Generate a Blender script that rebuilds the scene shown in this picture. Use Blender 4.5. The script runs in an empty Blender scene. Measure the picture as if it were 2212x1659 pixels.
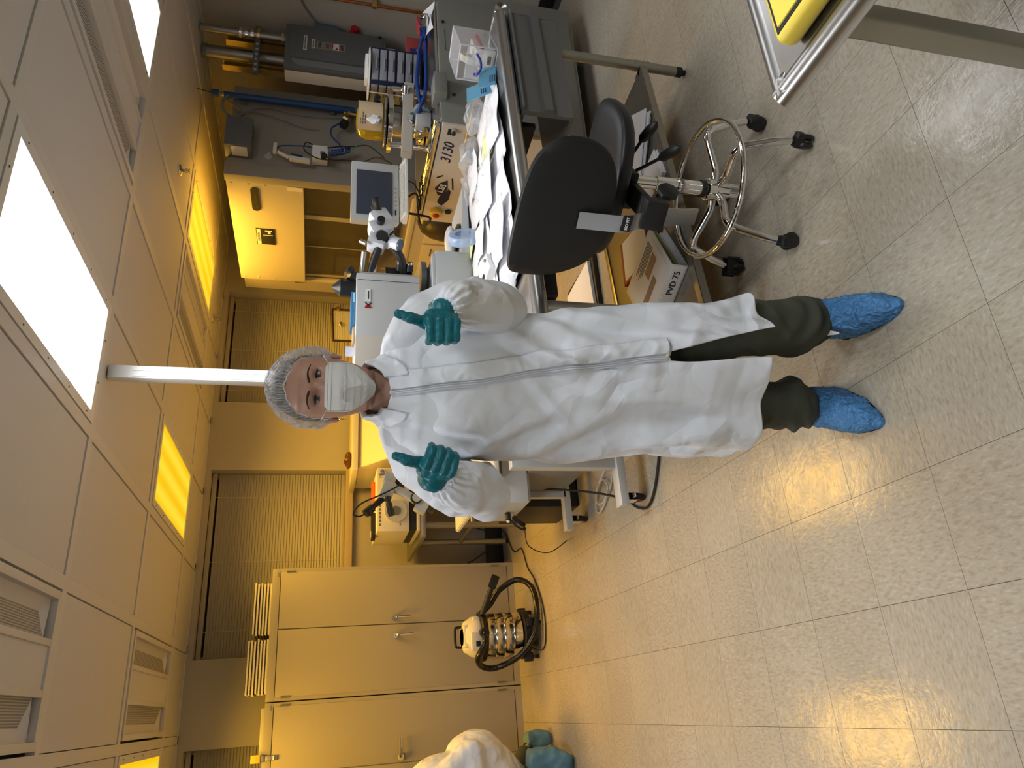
import bpy, bmesh, math, random
from mathutils import Vector, Matrix, Euler, noise
random.seed(7)
SC = bpy.context.scene
COL = SC.collection
PI = math.pi
# ---------------------------------------------------------------- camera (phone held upright, picture stored on its side)
YAW, PITCH, ROLL = 0.4265, -0.2517, 0.0359
F = Vector((math.sin(YAW)*math.cos(PITCH), math.cos(YAW)*math.cos(PITCH), math.sin(PITCH)))
Rr = Vector((math.cos(YAW), -math.sin(YAW), 0)); Uu = Rr.cross(F)
R2 = Rr*math.cos(ROLL)+Uu*math.sin(ROLL); U2 = -Rr*math.sin(ROLL)+Uu*math.cos(ROLL)
cam = bpy.data.cameras.new('camera'); co = bpy.data.objects.new('camera', cam); COL.objects.link(co)
co.matrix_world = Matrix(((-U2.x, R2.x, -F.x, 0), (-U2.y, R2.y, -F.y, 0), (-U2.z, R2.z, -F.z, 1.501), (0, 0, 0, 1)))
cam.sensor_width = 36; cam.lens = 1573.2/2212*36; cam.clip_start = 0.02
SC.camera = co
# ---------------------------------------------------------------- light and colour
SC.view_settings.view_transform = 'Standard'; SC.view_settings.look = 'None'
SC.view_settings.gamma = 1; SC.view_settings.use_curve_mapping = False
SC.view_settings.exposure = -0.15
SC.cycles.use_denoising = True
SC.cycles.max_bounces = 8; SC.cycles.diffuse_bounces = 4; SC.cycles.glossy_bounces = 4
SC.cycles.transmission_bounces = 6; SC.cycles.transparent_max_bounces = 12
SC.cycles.sample_clamp_indirect = 4; SC.cycles.caustics_reflective = False; SC.cycles.caustics_refractive = False
W = bpy.data.worlds.new('world'); SC.world = W; W.use_nodes = True
W.node_tree.nodes['Background'].inputs[0].default_value = (.5, .52, .6, 1)
W.node_tree.nodes['Background'].inputs[1].default_value = .3
CEIL = 2.426
GX = lambda b: 2.3644-.6096*b          # ceiling grid lines, 2 ft across
GY = lambda a: 3.16+1.2192*a           # 4 ft along
WHITE_CELLS = [(1, -1), (-2, -1), (4, -1), (1, -3), (-2, -3), (4, -3)]
AMBER_CELLS = [(1, 1), (-2, 1), (4, 1)]
VENT_CELLS = [(-1, -1), (-1, 1), (3, 1), (3, -1), (-1, -3)]
def area(name, x, y, sx, sy, power, colr, spread):
    l = bpy.data.lights.new(name, 'AREA'); l.shape = 'RECTANGLE'; l.size = sx; l.size_y = sy
    l.energy = power; l.color = colr; l.spread = math.radians(spread)
    o = bpy.data.objects.new(name, l); o.location = (x, y, CEIL-.012); COL.objects.link(o)
WP, AP = 17.5, 31.0
for b, a in WHITE_CELLS:
    area('white_troffer_lamp', GX(b+.5), GY(a+.5), .48, 1.05, WP*(.45 if b == -2 else 1), (.93, .97, 1.0), 140)
for b, a in AMBER_CELLS:
    area('amber_troffer_lamp', GX(b+.5), GY(a+.5), .48, 1.05, AP, (1, .52, .045), 150)
# ---------------------------------------------------------------- helpers
class MB:
    def __init__(s): s.bm = bmesh.new()
    def _new(s, n0): s.bm.verts.ensure_lookup_table(); return s.bm.verts[n0:]
    def box(s, x0, x1, y0, y1, z0, z1, bev=0, seg=2, M=None):
        r = bmesh.ops.create_cube(s.bm, size=1)['verts']
        for v in r:
            v.co = Vector(((x0+x1)/2+v.co.x*abs(x1-x0), (y0+y1)/2+v.co.y*abs(y1-y0), (z0+z1)/2+v.co.z*abs(z1-z0)))
            if M: v.co = M @ v.co
        if bev:
            ed = {e for v in r for e in v.link_edges}
            bmesh.ops.bevel(s.bm, geom=list(ed), offset=bev, segments=seg, affect='EDGES', profile=.6)
        return s
    def cbox(s, c, size, rot=(0, 0, 0), bev=0, seg=2):
        M = Matrix.Translation(Vector(c)) @ Euler(rot).to_matrix().to_4x4()
        h = [d/2 for d in size]
        return s.box(-h[0], h[0], -h[1], h[1], -h[2], h[2], bev, seg, M)
    def ring(s, c, ax, up, r, n, r2=None, ph=0):
        ax = Vector(ax).normalized(); up = Vector(up)
        a = up.cross(ax)
        if a.length < 1e-5: a = Vector((1, 0, 0)).cross(ax)
        if a.length < 1e-5: a = Vector((0, 1, 0)).cross(ax)
        a.normalize(); b = ax.cross(a)
        r2 = r if r2 is None else r2
        return [s.bm.verts.new(Vector(c)+a*math.cos(ph+2*PI*i/n)*r+b*math.sin(ph+2*PI*i/n)*r2) for i in range(n)]
    def skin(s, rings, closed=True, cap0=True, cap1=True, loop=False):
        n = len(rings[0])
        rr = rings+[rings[0]] if loop else rings
        for A, B in zip(rr, rr[1:]):
            for i in range(n if closed else n-1):
                j = (i+1) % n
                try: s.bm.faces.new((A[i], A[j], B[j], B[i]))
                except ValueError: pass
        if closed and not loop:
            if cap0: s.bm.faces.new(list(reversed(rings[0])))
            if cap1: s.bm.faces.new(rings[-1])
        return s
    def cyl(s, p0, p1, r0, r1=None, n=16, cap=True):
        r1 = r0 if r1 is None else r1
        d = Vector(p1)-Vector(p0); up = (0, 0, 1) if abs(d.normalized().z) < .95 else (0, 1, 0)
        s.skin([s.ring(p0, d, up, r0, n), s.ring(p1, d, up, r1, n)], cap0=cap, cap1=cap); return s
    def tube(s, pts, r, n=8, loop=False, sm=0, cap=True, ry=None):
        P = [Vector(p) for p in pts]
        if sm: P = catmull(P, sm, loop)
        R = r if callable(r) else (lambda t: r)
        rings = []; m = len(P); up = Vector((0, 0, 1))
        prev = None
        for i, p in enumerate(P):
            if loop: d = P[(i+1) % m]-P[i-1]
            else: d = P[min(i+1, m-1)]-P[max(i-1, 0)]
            d.normalize()
            if prev is None:
                a = up.cross(d)
                if a.length < .1: a = Vector((1, 0, 0)).cross(d)
            else: a = prev-d*prev.dot(d)
            a.normalize(); prev = a; b = d.cross(a)
            q = R(i/max(1, m-1)); q2 = q*(ry or 1)
            rings.append([s.bm.verts.new(p+a*math.cos(2*PI*k/n)*q+b*math.sin(2*PI*k/n)*q2) for k in range(n)])
        s.skin(rings, cap0=cap, cap1=cap, loop=loop); return s
    def lathe(s, c, prof, n=24, ax=(0, 0, 1), cap=True):
        ax = Vector(ax).normalized(); up = (0, 1, 0) if abs(ax.z) > .9 else (0, 0, 1)
        s.skin([s.ring(Vector(c)+ax*z, ax, up, max(r, 1e-4), n) for r, z in prof], cap0=cap, cap1=cap); return s
    def ball(s, c, r, seg=16, rings=10, sc=(1, 1, 1), M=None):
        T = s.bm.verts.new; rg = []
        def P(x, y, z):
            p = Vector((x*r*sc[0], y*r*sc[1], z*r*sc[2]))
            return Vector(c)+(M @ p if M else p)
        top = T(P(0, 0, 1)); bot = T(P(0, 0, -1))
        for j in range(1, rings):
            e = PI*j/rings; q = math.sin(e); zz = math.cos(e)
            rg.append([T(P(q*math.cos(2*PI*i/seg), q*math.sin(2*PI*i/seg), zz)) for i in range(seg)])
        NF = s.bm.faces.new
        for i in range(seg):
            k = (i+1) % seg
            NF((top, rg[0][i], rg[0][k])); NF((bot, rg[-1][k], rg[-1][i]))
            for A, B in zip(rg, rg[1:]): NF((A[i], B[i], B[k], A[k]))
        return s
    def poly(s, pts):
        s.bm.faces.new([s.bm.verts.new(Vector(p)) for p in pts]); return s
    def prism(s, pts, d, bev=0):
        """polygon pts (3-D) extruded by vector d"""
        d = Vector(d)
        A = [s.bm.verts.new(Vector(p)) for p in pts]; B = [s.bm.verts.new(Vector(p)+d) for p in pts]
        f = [s.bm.faces.new(list(reversed(A))), s.bm.faces.new(B)]
        n = len(pts)
        for i in range(n): f.append(s.bm.faces.new((A[i], A[(i+1) % n], B[(i+1) % n], B[i])))
        if bev:
            ed = {e for q in f for e in q.edges}
            bmesh.ops.bevel(s.bm, geom=list(ed), offset=bev, segments=2, affect='EDGES')
        return s
    def grid(s, fn, nu, nv, loop=False):
        V = [[s.bm.verts.new(fn(i/(nu if loop else nu-1), j/(nv-1))) for i in range(nu)] for j in range(nv)]
        for j in range(nv-1):
            for i in range(nu if loop else nu-1):
                s.bm.faces.new((V[j][i], V[j][(i+1) % nu], V[j+1][(i+1) % nu], V[j+1][i]))
        return s
def catmull(P, sm, loop=False):
    out = []; m = len(P)
    for i in range(m if loop else m-1):
        g = (lambda k: P[k % m]) if loop else (lambda k: P[max(0, min(m-1, k))])
        p0, p1, p2, p3 = g(i-1), g(i), g(i+1), g(i+2)
        for k in range(sm):
            t = k/sm
            out.append(.5*((2*p1)+(p2-p0)*t+(2*p0-5*p1+4*p2-p3)*t*t+(3*p1-p0-3*p2+p3)*t*t*t))
    if not loop: out.append(P[-1].copy())
    return out
def tag(o, label=None, cat=None, group=None, kind=None):
    if label: o['label'] = label
    if cat: o['category'] = cat
    if group: o['group'] = group
    if kind: o['kind'] = kind
    return o
def origin_of(o):
    M = Matrix.Identity(4); c = []
    while o: c.append(o); o = o.parent
    for q in reversed(c): M = M @ Matrix.LocRotScale(q.location, q.rotation_euler, q.scale)
    return M
def thing(name, label, cat, loc=(0, 0, 0), rz=0, group=None, kind=None):
    o = bpy.data.objects.new(name, None); COL.objects.link(o); o.empty_display_size = .1
    o.location = loc; o.rotation_euler = (0, 0, rz)
    return tag(o, label, cat, group, kind)
def obj(name, mb, mat, parent=None, local=False, flat=False, ang=40, label=None, kind=None, weld=False):
    """world coordinates unless local=True (then the parent's own)"""
    bm = mb.bm
    if weld: bmesh.ops.remove_doubles(bm, verts=bm.verts, dist=1e-5)
    bmesh.ops.recalc_face_normals(bm, faces=bm.faces)
    me = bpy.data.meshes.new(name)
    o = bpy.data.objects.new(name, me)
    if parent is None:
        if not local and len(bm.verts):
            xs = [v.co.x for v in bm.verts]; ys = [v.co.y for v in bm.verts]; zs = [v.co.z for v in bm.verts]
            c = Vector(((min(xs)+max(xs))/2, (min(ys)+max(ys))/2, min(zs)))
            for v in bm.verts: v.co -= c
            o.location = c
    else:
        o.parent = parent
        if not local:
            Mi = origin_of(parent).inverted()
            for v in bm.verts: v.co = Mi @ v.co
    bm.to_mesh(me); bm.free()
    for m in (mat if isinstance(mat, (list, tuple)) else [mat]): me.materials.append(m)
    if not flat:
        me.shade_smooth(); me.set_sharp_from_angle(angle=math.radians(ang))
    COL.objects.link(o)
    if label: o['label'] = label
    if kind: o['kind'] = kind
    return o
def one(name, mb, mat, label, cat, group=None, **k):
    return tag(obj(name, mb, mat, **k), label, cat, group)
def struct(name, mb, mat, **k):
    return tag(obj(name, mb, mat, **k), kind='structure')
def dup(o, parent=None, loc=None, rz=None):
    c = o.copy(); COL.objects.link(c)
    if parent is not None: c.parent = parent
    if loc is not None: c.location = loc
    if rz is not None: c.rotation_euler = (0, 0, rz)
    for ch in [q for q in bpy.data.objects if q.parent == o]: dup(ch, c)
    return c
def text(name, s, size, mat, parent, pos, xdir, ydir, extr=.0006, italic=False, bold=0, align='CENTER', sx=1):
    """lettering lying in the plane spanned by xdir, ydir at world pos"""
    cu = bpy.data.curves.new(name, 'FONT'); cu.body = s; cu.size = size; cu.extrude = extr; cu.offset = bold
    cu.align_x = align; cu.align_y = 'CENTER'; cu.resolution_u = 3
    if italic: cu.shear = .35
    t = bpy.data.objects.new(name, cu); COL.objects.link(t)
    bpy.context.view_layer.update()
    me = bpy.data.meshes.new_from_object(t.evaluated_get(bpy.context.evaluated_depsgraph_get()))
    bpy.data.objects.remove(t); bpy.data.curves.remove(cu)
    X = Vector(xdir).normalized(); Y = Vector(ydir).normalized(); Z = X.cross(Y)
    M = Matrix(((X.x*sx, Y.x, Z.x, pos[0]), (X.y*sx, Y.y, Z.y, pos[1]), (X.z*sx, Y.z, Z.z, pos[2]), (0, 0, 0, 1)))
    me.transform(origin_of(parent).inverted() @ M)
    me.materials.clear(); me.materials.append(mat); me.name = name
    o = bpy.data.objects.new(name, me); COL.objects.link(o); o.parent = parent
    return o
# ---------------------------------------------------------------- materials
def nd(nt, t, **k):
    n = nt.nodes.new(t)
    for a, b in k.items(): setattr(n, a, b)
    return n
def mat(name, c, rough=.5, metal=0, bump=0, bscale=60, spec=.5, emit=None, estr=0, alpha=1, trans=0, ior=1.45,
        var=0, vscale=4, coat=0, sub=0, stretch=None, sheen=0, btype='noise', bdist=.002, detail=4):
    m = bpy.data.materials.new(name); m.use_nodes = True; nt = m.node_tree; p = nt.nodes['Principled BSDF']
    I = p.inputs
    I['Base Color'].default_value = (*c, 1); I['Roughness'].default_value = rough; I['Metallic'].default_value = metal
    I['Specular IOR Level'].default_value = spec; I['Alpha'].default_value = alpha
    I['Transmission Weight'].default_value = trans; I['IOR'].default_value = ior
    I['Coat Weight'].default_value = coat; I['Coat Roughness'].default_value = .1
    if sub: I['Subsurface Weight'].default_value = sub; I['Subsurface Radius'].default_value = (.01, .004, .002); I['Subsurface Scale'].default_value = 1
    if sheen: I['Sheen Weight'].default_value = sheen
    if emit: I['Emission Color'].default_value = (*emit, 1); I['Emission Strength'].default_value = estr
    tc = None
    if bump or var:
        tc = nd(nt, 'ShaderNodeTexCoord'); mp = nd(nt, 'ShaderNodeMapping')
        nt.links.new(tc.outputs['Object'], mp.inputs[0])
        if stretch: mp.inputs['Scale'].default_value = stretch
    if bump:
        if btype == 'voronoi': tx = nd(nt, 'ShaderNodeTexVoronoi'); o = tx.outputs['Distance']
        else: tx = nd(nt, 'ShaderNodeTexNoise'); tx.inputs['Detail'].default_value = detail; o = tx.outputs['Fac']
        tx.inputs['Scale'].default_value = bscale; nt.links.new(mp.outputs[0], tx.inputs['Vector'])
        b = nd(nt, 'ShaderNodeBump'); b.inputs['Strength'].default_value = bump; b.inputs['Distance'].default_value = bdist
        nt.links.new(o, b.inputs['Height']); nt.links.new(b.outputs[0], I['Normal'])
    if var:
        tx = nd(nt, 'ShaderNodeTexNoise'); tx.inputs['Scale'].default_value = vscale; tx.inputs['Detail'].default_value = 5
        nt.links.new(mp.outputs[0], tx.inputs['Vector'])
        r = nd(nt, 'ShaderNodeMix', data_type='RGBA')
        r.inputs[6].default_value = (*[x*(1-var) for x in c], 1); r.inputs[7].default_value = (*[min(1, x*(1+var)) for x in c], 1)
        nt.links.new(tx.outputs['Fac'], r.inputs[0]); nt.links.new(r.outputs[2], I['Base Color'])
    return m
M = {}
M['wall'] = mat('painted_wall', (.50, .475, .435), .6, bump=.15, bscale=180)
M['ceil'] = mat('ceiling_panel', (.68, .66, .65), .55, bump=.1, bscale=300)
M['tbar'] = mat('ceiling_grid_paint', (.70, .68, .665), .4)
M['gapdark'] = mat('dark_gasket', (.05, .045, .05), .8)
M['whitemetal'] = mat('white_enamel', (.78, .78, .77), .35)
M['lightgrey'] = mat('light_grey_enamel', (.50, .51, .51), .4, bump=.05, bscale=400)
M['midgrey'] = mat('mid_grey_enamel', (.21, .22, .21), .4, bump=.06, bscale=300)
M['darkgrey'] = mat('dark_grey_enamel', (.13, .14, .15), .45, bump=.05, bscale=300)
M['beige'] = mat('beige_enamel', (.56, .51, .44), .42, bump=.05, bscale=300)
M['putty'] = mat('putty_cabinet_paint', (.38, .355, .31), .42, bump=.05, bscale=300)
M['cream'] = mat('cream_enamel', (.74, .70, .60), .4)
M['black'] = mat('black_plastic', (.012, .012, .013), .45, bump=.1, bscale=300)
M['blackgloss'] = mat('black_gloss', (.01, .01, .012), .2)
M['rubber'] = mat('black_rubber', (.015, .014, .014), .7)
M['chrome'] = mat('chrome', (.80, .80, .80), .07, 1)
M['steel'] = mat('brushed_steel', (.55, .55, .55), .28, 1, bump=.08, bscale=90, stretch=(1, 12, 1))
M['steeldull'] = mat('galvanised_steel', (.40, .40, .39), .4, 1, var=.2, vscale=12)
M['legsteel'] = mat('satin_steel_leg', (.36, .35, .30), .38, .85)
M['gold'] = mat('zinc_yellow_strut', (.62, .45, .14), .35, .8, var=.3, vscale=20)
M['brass'] = mat('brass', (.75, .55, .22), .25, 1)
M['copper'] = mat('copper_pipe', (.45, .16, .07), .38, 1, var=.25, vscale=20)
M['blue'] = mat('blue_plastic', (.015, .07, .22), .4)
M['hoodside'] = mat('hood_side_enamel', (.32, .30, .265), .45, bump=.05, bscale=300)  # hood beige made darker: the dim side's shade is in the colour
M['bluehose'] = mat('blue_hose', (.012, .05, .24), .3)
M['navy'] = mat('navy_plastic', (.008, .012, .05), .4)
M['red'] = mat('red_plastic', (.45, .01, .015), .35)
M['orange'] = mat('orange_plastic', (.85, .10, .02), .4)
M['yellowbtn'] = mat('yellow_plastic', (.75, .50, .06), .4)
M['yellowtop'] = mat('yellow_plastic_lid', (.90, .68, .09), .4, bump=.1, bscale=300)
M['paper'] = mat('white_paper', (.82, .82, .86), .7)
M['paper2'] = mat('off_white_paper', (.80, .77, .70), .7)
M['kraft'] = mat('tan_paper', (.62, .47, .30), .7)
M['ink'] = mat('black_ink', (.015, .015, .02), .6)
M['inkblue'] = mat('dark_blue_ink', (.012, .015, .07), .5)
M['inkred'] = mat('red_ink', (.55, .08, .05), .6)
M['label'] = mat('white_label', (.75, .74, .70), .6)
M['postit'] = mat('yellow_note', (.85, .85, .45), .7)
M['bluepaper'] = mat('light_blue_paper', (.16, .45, .68), .6)
M['clear'] = mat('clear_plastic', (.88, .9, .95), .12, spec=.6, alpha=.22)
M['film'] = mat('clear_film', (.85, .87, .9), .10, spec=.8, alpha=.24, bump=.6, bscale=25, bdist=.02)
M['frost'] = mat('frosted_plastic', (.36, .37, .42), .3, spec=.5, alpha=.8)
M['glassdark'] = mat('tinted_glass', (.10, .085, .05), .06, spec=.7, alpha=.45)
M['screen'] = mat('grey_screen', (.05, .06, .09), .25)
M['skin'] = mat('skin', (.52, .30, .22), .45, sub=.12, bump=.1, bscale=250, var=.05, vscale=20)
M['lid'] = mat('skin_shadow', (.33, .17, .125), .5)
M['hair'] = mat('dark_brown_hair', (.035, .024, .018), .5, bump=.6, bscale=60, stretch=(6, 1, 1))
M['brow'] = mat('brown_brow', (.05, .03, .02), .8)
M['eyewhite'] = mat('eye_white', (.55, .52, .52), .2)
M['iris'] = mat('blue_grey_iris', (.10, .14, .20), .15)
M['glove'] = mat('teal_nitrile_glove', (.0, .135, .175), .42, bump=.35, bscale=60, stretch=(1, 1, 3), bdist=.003)
M['mask'] = mat('white_mask_fabric', (.76, .77, .76), .75, bump=.15, bscale=500)
M['pants'] = mat('olive_cloth', (.060, .066, .048), .85, bump=.25, bscale=700)
M['sock'] = mat('white_cloth', (.75, .73, .72), .8)
def amber_lens():
    m = bpy.data.materials.new('amber_lens'); m.use_nodes = True; nt = m.node_tree; p = nt.nodes['Principled BSDF']
    tc = nd(nt, 'ShaderNodeTexCoord'); sp = nd(nt, 'ShaderNodeSeparateXYZ'); nt.links.new(tc.outputs['Object'], sp.inputs[0])
    mu = nd(nt, 'ShaderNodeMath', operation='MULTIPLY'); mu.inputs[1].default_value = 2*PI/.155
    si = nd(nt, 'ShaderNodeMath', operation='COSINE')
    nt.links.new(sp.outputs[0], mu.inputs[0]); nt.links.new(mu.outputs[0], si.inputs[0])
    mr = nd(nt, 'ShaderNodeMapRange'); mr.inputs[1].default_value = -1; mr.inputs[2].default_value = 1
    nt.links.new(si.outputs[0], mr.inputs[0])
    mx = nd(nt, 'ShaderNodeMix', data_type='RGBA'); mx.inputs[6].default_value = (1.0, .60, .004, 1); mx.inputs[7].default_value = (1.0, .78, .04, 1)
    nt.links.new(mr.outputs[0], mx.inputs[0]); nt.links.new(mx.outputs[2], p.inputs['Emission Color'])
    p.inputs['Emission Strength'].default_value = 1.0; p.inputs['Base Color'].default_value = (.1, .06, .01, 1)
    return m
M['amberlens'] = amber_lens()
M['whitelens'] = mat('white_lens', (.8, .8, .8), .4, emit=(.97, .985, 1), estr=2.4)
def floor_mat(world=False):
    m = bpy.data.materials.new('vinyl_tile'); m.use_nodes = True; nt = m.node_tree; p = nt.nodes['Principled BSDF']; L = nt.links.new
    tc = nd(nt, 'ShaderNodeTexCoord'); oi = nd(nt, 'ShaderNodeObjectInfo')
    add = nd(nt, 'ShaderNodeVectorMath', operation='ADD'); L(tc.outputs['Object'], add.inputs[0])
    cx = nd(nt, 'ShaderNodeMath', operation='MULTIPLY'); cx.inputs[1].default_value = 37; L(oi.outputs['Random'], cx.inputs[0])
    L(cx.outputs[0], add.inputs[1])
    mp = nd(nt, 'ShaderNodeMapping'); mp.inputs['Scale'].default_value = (1, 2.6, 1); mp.inputs['Rotation'].default_value = (0, 0, .6); L(add.outputs[0], mp.inputs[0])
    n1 = nd(nt, 'ShaderNodeTexNoise'); n1.inputs['Scale'].default_value = 50; n1.inputs['Detail'].default_value = 3; n1.inputs['Roughness'].default_value = .55; L(mp.outputs[0], n1.inputs['Vector'])
    r1 = nd(nt, 'ShaderNodeValToRGB'); e = r1.color_ramp.elements
    e[0].position = .36; e[0].color = (.37, .315, .235, 1); e[1].position = .47; e[1].color = (.43, .38, .30, 1)
    q = e.new(.58); q.color = (.44, .39, .31, 1); q = e.new(.68); q.color = (.50, .46, .385, 1)
    L(n1.outputs['Fac'], r1.inputs[0])
    hs = nd(nt, 'ShaderNodeHueSaturation'); vr = nd(nt, 'ShaderNodeMapRange'); vr.inputs[3].default_value = .97; vr.inputs[4].default_value = 1.03
    L(oi.outputs['Random'], vr.inputs[0]); L(vr.outputs[0], hs.inputs['Value']); L(r1.outputs[0], hs.inputs['Color'])
    # wear blotches in room space
    ge = nd(nt, 'ShaderNodeNewGeometry')
    n2 = nd(nt, 'ShaderNodeTexNoise'); n2.inputs['Scale'].default_value = 2.2; n2.inputs['Detail'].default_value = 6; L(ge.outputs['Position'], n2.inputs['Vector'])
    r2 = nd(nt, 'ShaderNodeMapRange'); r2.inputs[1].default_value = .35; r2.inputs[2].default_value = .7; r2.inputs[3].default_value = .86; r2.inputs[4].default_value = .97; L(n2.outputs['Fac'], r2.inputs[0])
    mm = nd(nt, 'ShaderNodeVectorMath', operation='SCALE'); L(hs.outputs[0], mm.inputs[0]); L(r2.outputs[0], mm.inputs['Scale'])
    L(mm.outputs[0], p.inputs['Base Color'])
    p.inputs['Roughness'].default_value = .5; p.inputs['Specular IOR Level'].default_value = .3
    p.inputs['Coat Weight'].default_value = .6
    n3 = nd(nt, 'ShaderNodeTexNoise'); n3.inputs['Scale'].default_value = 14; n3.inputs['Detail'].default_value = 5; n3.inputs['Roughness'].default_value = .7; L(ge.outputs['Position'], n3.inputs['Vector'])
    r3 = nd(nt, 'ShaderNodeMapRange'); r3.inputs[1].default_value = .38; r3.inputs[2].default_value = .62; r3.inputs[3].default_value = .07; r3.inputs[4].default_value = .19; L(n3.outputs['Fac'], r3.inputs[0])
    L(r3.outputs[0], p.inputs['Coat Roughness'])
    b = nd(nt, 'ShaderNodeBump'); b.inputs['Strength'].default_value = .35; b.inputs['Distance'].default_value = .004; L(n3.outputs['Fac'], b.inputs['Height']); L(b.outputs[0], p.inputs['Coat Normal'])
    return m
M['tile'] = floor_mat()
def tyvek(name, c, bs=1.0, scale=7, trl=.0):
    m = bpy.data.materials.new(name); m.use_nodes = True; nt = m.node_tree; p = nt.nodes['Principled BSDF']; L = nt.links.new
    p.inputs['Base Color'].default_value = (*c, 1); p.inputs['Roughness'].default_value = .5; p.inputs['Specular IOR Level'].default_value = .35
    tc = nd(nt, 'ShaderNodeTexCoord')
    w = nd(nt, 'ShaderNodeTexNoise'); w.inputs['Scale'].default_value = scale*.6; w.inputs['Detail'].default_value = 2; L(tc.outputs['Object'], w.inputs['Vector'])
    ms = nd(nt, 'ShaderNodeVectorMath', operation='MULTIPLY_ADD'); L(w.outputs['Color'], ms.inputs[0]); ms.inputs[1].default_value = (.25, .25, .25); L(tc.outputs['Object'], ms.inputs[2])
    prev = None
    for k, (rx, ry, rz) in enumerate(((.3, .9, .2), (1.2, .2, 1.1), (.7, 1.9, 2.2), (2.3, .5, .8))):
        mp = nd(nt, 'ShaderNodeMapping'); mp.inputs['Rotation'].default_value = (rx, ry, rz); L(ms.outputs[0], mp.inputs[0])
        v = nd(nt, 'ShaderNodeTexWave'); v.wave_profile = 'TRI'; v.inputs['Scale'].default_value = scale*(.16+.09*k); v.inputs['Distortion'].default_value = 5
        v.inputs['Detail'].default_value = 1.5; v.inputs['Detail Scale'].default_value = 1.2; L(mp.outputs[0], v.inputs['Vector'])
        mk_ = nd(nt, 'ShaderNodeTexNoise'); mk_.inputs['Scale'].default_value = scale*.5; mk_.inputs['Detail'].default_value = 1; L(mp.outputs[0], mk_.inputs['Vector'])
        rr = nd(nt, 'ShaderNodeMapRange'); rr.inputs[1].default_value = .45; rr.inputs[2].default_value = .65; L(mk_.outputs['Fac'], rr.inputs[0])
        mu = nd(nt, 'ShaderNodeMath', operation='MULTIPLY'); L(v.outputs['Fac'], mu.inputs[0]); L(rr.outputs[0], mu.inputs[1])
        if prev is None: prev = mu
        else:
            ad = nd(nt, 'ShaderNodeMath', operation='ADD'); L(prev.outputs[0], ad.inputs[0]); L(mu.outputs[0], ad.inputs[1]); prev = ad
    a = prev
    b = nd(nt, 'ShaderNodeBump'); b.inputs['Strength'].default_value = .35*bs; b.inputs['Distance'].default_value = .02; L(a.outputs[0], b.inputs['Height'])
    f = nd(nt, 'ShaderNodeTexNoise'); f.inputs['Scale'].default_value = 500; L(tc.outputs['Object'], f.inputs['Vector'])
    b2 = nd(nt, 'ShaderNodeBump'); b2.inputs['Strength'].default_value = .12; b2.inputs['Distance'].default_value = .001; L(f.outputs['Fac'], b2.inputs['Height']); L(b.outputs[0], b2.inputs['Normal'])
    L(b2.outputs[0], p.inputs['Normal'])
    return m
M['coat'] = tyvek('white_coverall_fabric', (.80, .835, .90), 1.25, 9)
M['cover'] = tyvek('blue_shoe_cover_film', (.07, .22, .47), 1.2, 30)
M['cap'] = tyvek('white_bouffant_fabric', (.80, .82, .86), 1.4, 30)
def cap_mat():
    m = M['cap']; nt = m.node_tree; p = nt.nodes['Principled BSDF']
    p.inputs['Alpha'].default_value = .40
cap_mat()
# ================================================================= ROOM
X0, X1, Y0, Y1 = -3.3, 4.6, -2.4, 6.2
struct('floor', MB().box(X0-.1, X1+.1, Y0-.1, Y1+.1, -.12, -.006), M['gapdark'])
FL = bpy.data.objects['floor']
ft = .3048
tm = MB(); tm.box(-.1518, .1518, -.1518, .1518, -.005, 0)
proto = obj('tile', tm, M['tile'], FL, local=True)
cells = []
ox, oy = 1.6952, 1.7717
i0 = -20
for i in range(-30, 30):
    for j in range(-30, 30):
        x = ox-ft*(j+.5); y = oy-ft*(i+.5)
        if x-.15 < X0 or x+.15 > X1+.05 or y-.15 < Y0 or y+.15 > Y1+.05: continue
        d = Vector((x, y, -1.501)); z = d.dot(F)
        vis = z > .3 and abs(d.dot(R2)/z) < 830/1573+.12 and abs(d.dot(U2)/z) < 1106/1573+.1
        cells.append(((0 if vis else 1), d.length, x, y, i, j))
cells.sort()
fo = FL.location
stuff = MB(); first = True
for n, (_, _, x, y, i, j) in enumerate(cells):
    if n < 300:
        o = proto if first else proto.copy()
        if not first: COL.objects.link(o)
        first = False
        o.location = Vector((x, y, 0))-fo; o.rotation_euler = (0, 0, (PI/2)*((i+j+(1 if random.random() < .25 else 0)) % 2)+PI*(i % 2))
    else: stuff.box(x-.1515, x+.1515, y-.1515, y+.1515, -.005, 0)
tag(obj('tile_field', stuff, M['tile'], FL), kind='stuff')
# walls
struct('wall_right', MB().box(X1, X1+.1, Y0, Y1, 0, 2.7), M['wall'])
struct('wall_left', MB().box(X0-.1, X0, Y0, Y1, 0, 2.7), M['wall'])
struct('wall_front', MB().box(X0-.1, X1+.1, Y0-.1, Y0, 0, 2.7), M['wall'])
WINS = [(2.55, 3.66, 1.24), (.46, 1.94, 1.24), (-1.95, -.15, 1.24)]   # x0, x1, sill
wb = MB(); ztop = 2.385
xs = X0-.1
for x0, x1, zs in sorted(WINS):
    wb.box(xs, x0, Y1, Y1+.22, 0, 2.7); wb.box(x0, x1, Y1, Y1+.22, 0, zs); wb.box(x0, x1, Y1, Y1+.22, ztop, 2.7); xs = x1
wb.box(xs, X1+.1, Y1, Y1+.22, 0, 2.7)
WB = struct('wall_back', wb, M['wall'])
M['blind'] = mat('blind_slat', (.46, .44, .40), .45)
M['sill'] = mat('sill_laminate', (.52, .43, .32), .45)
M['nightglass'] = mat('window_glass', (.05, .05, .05), .05, spec=.8)
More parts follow.
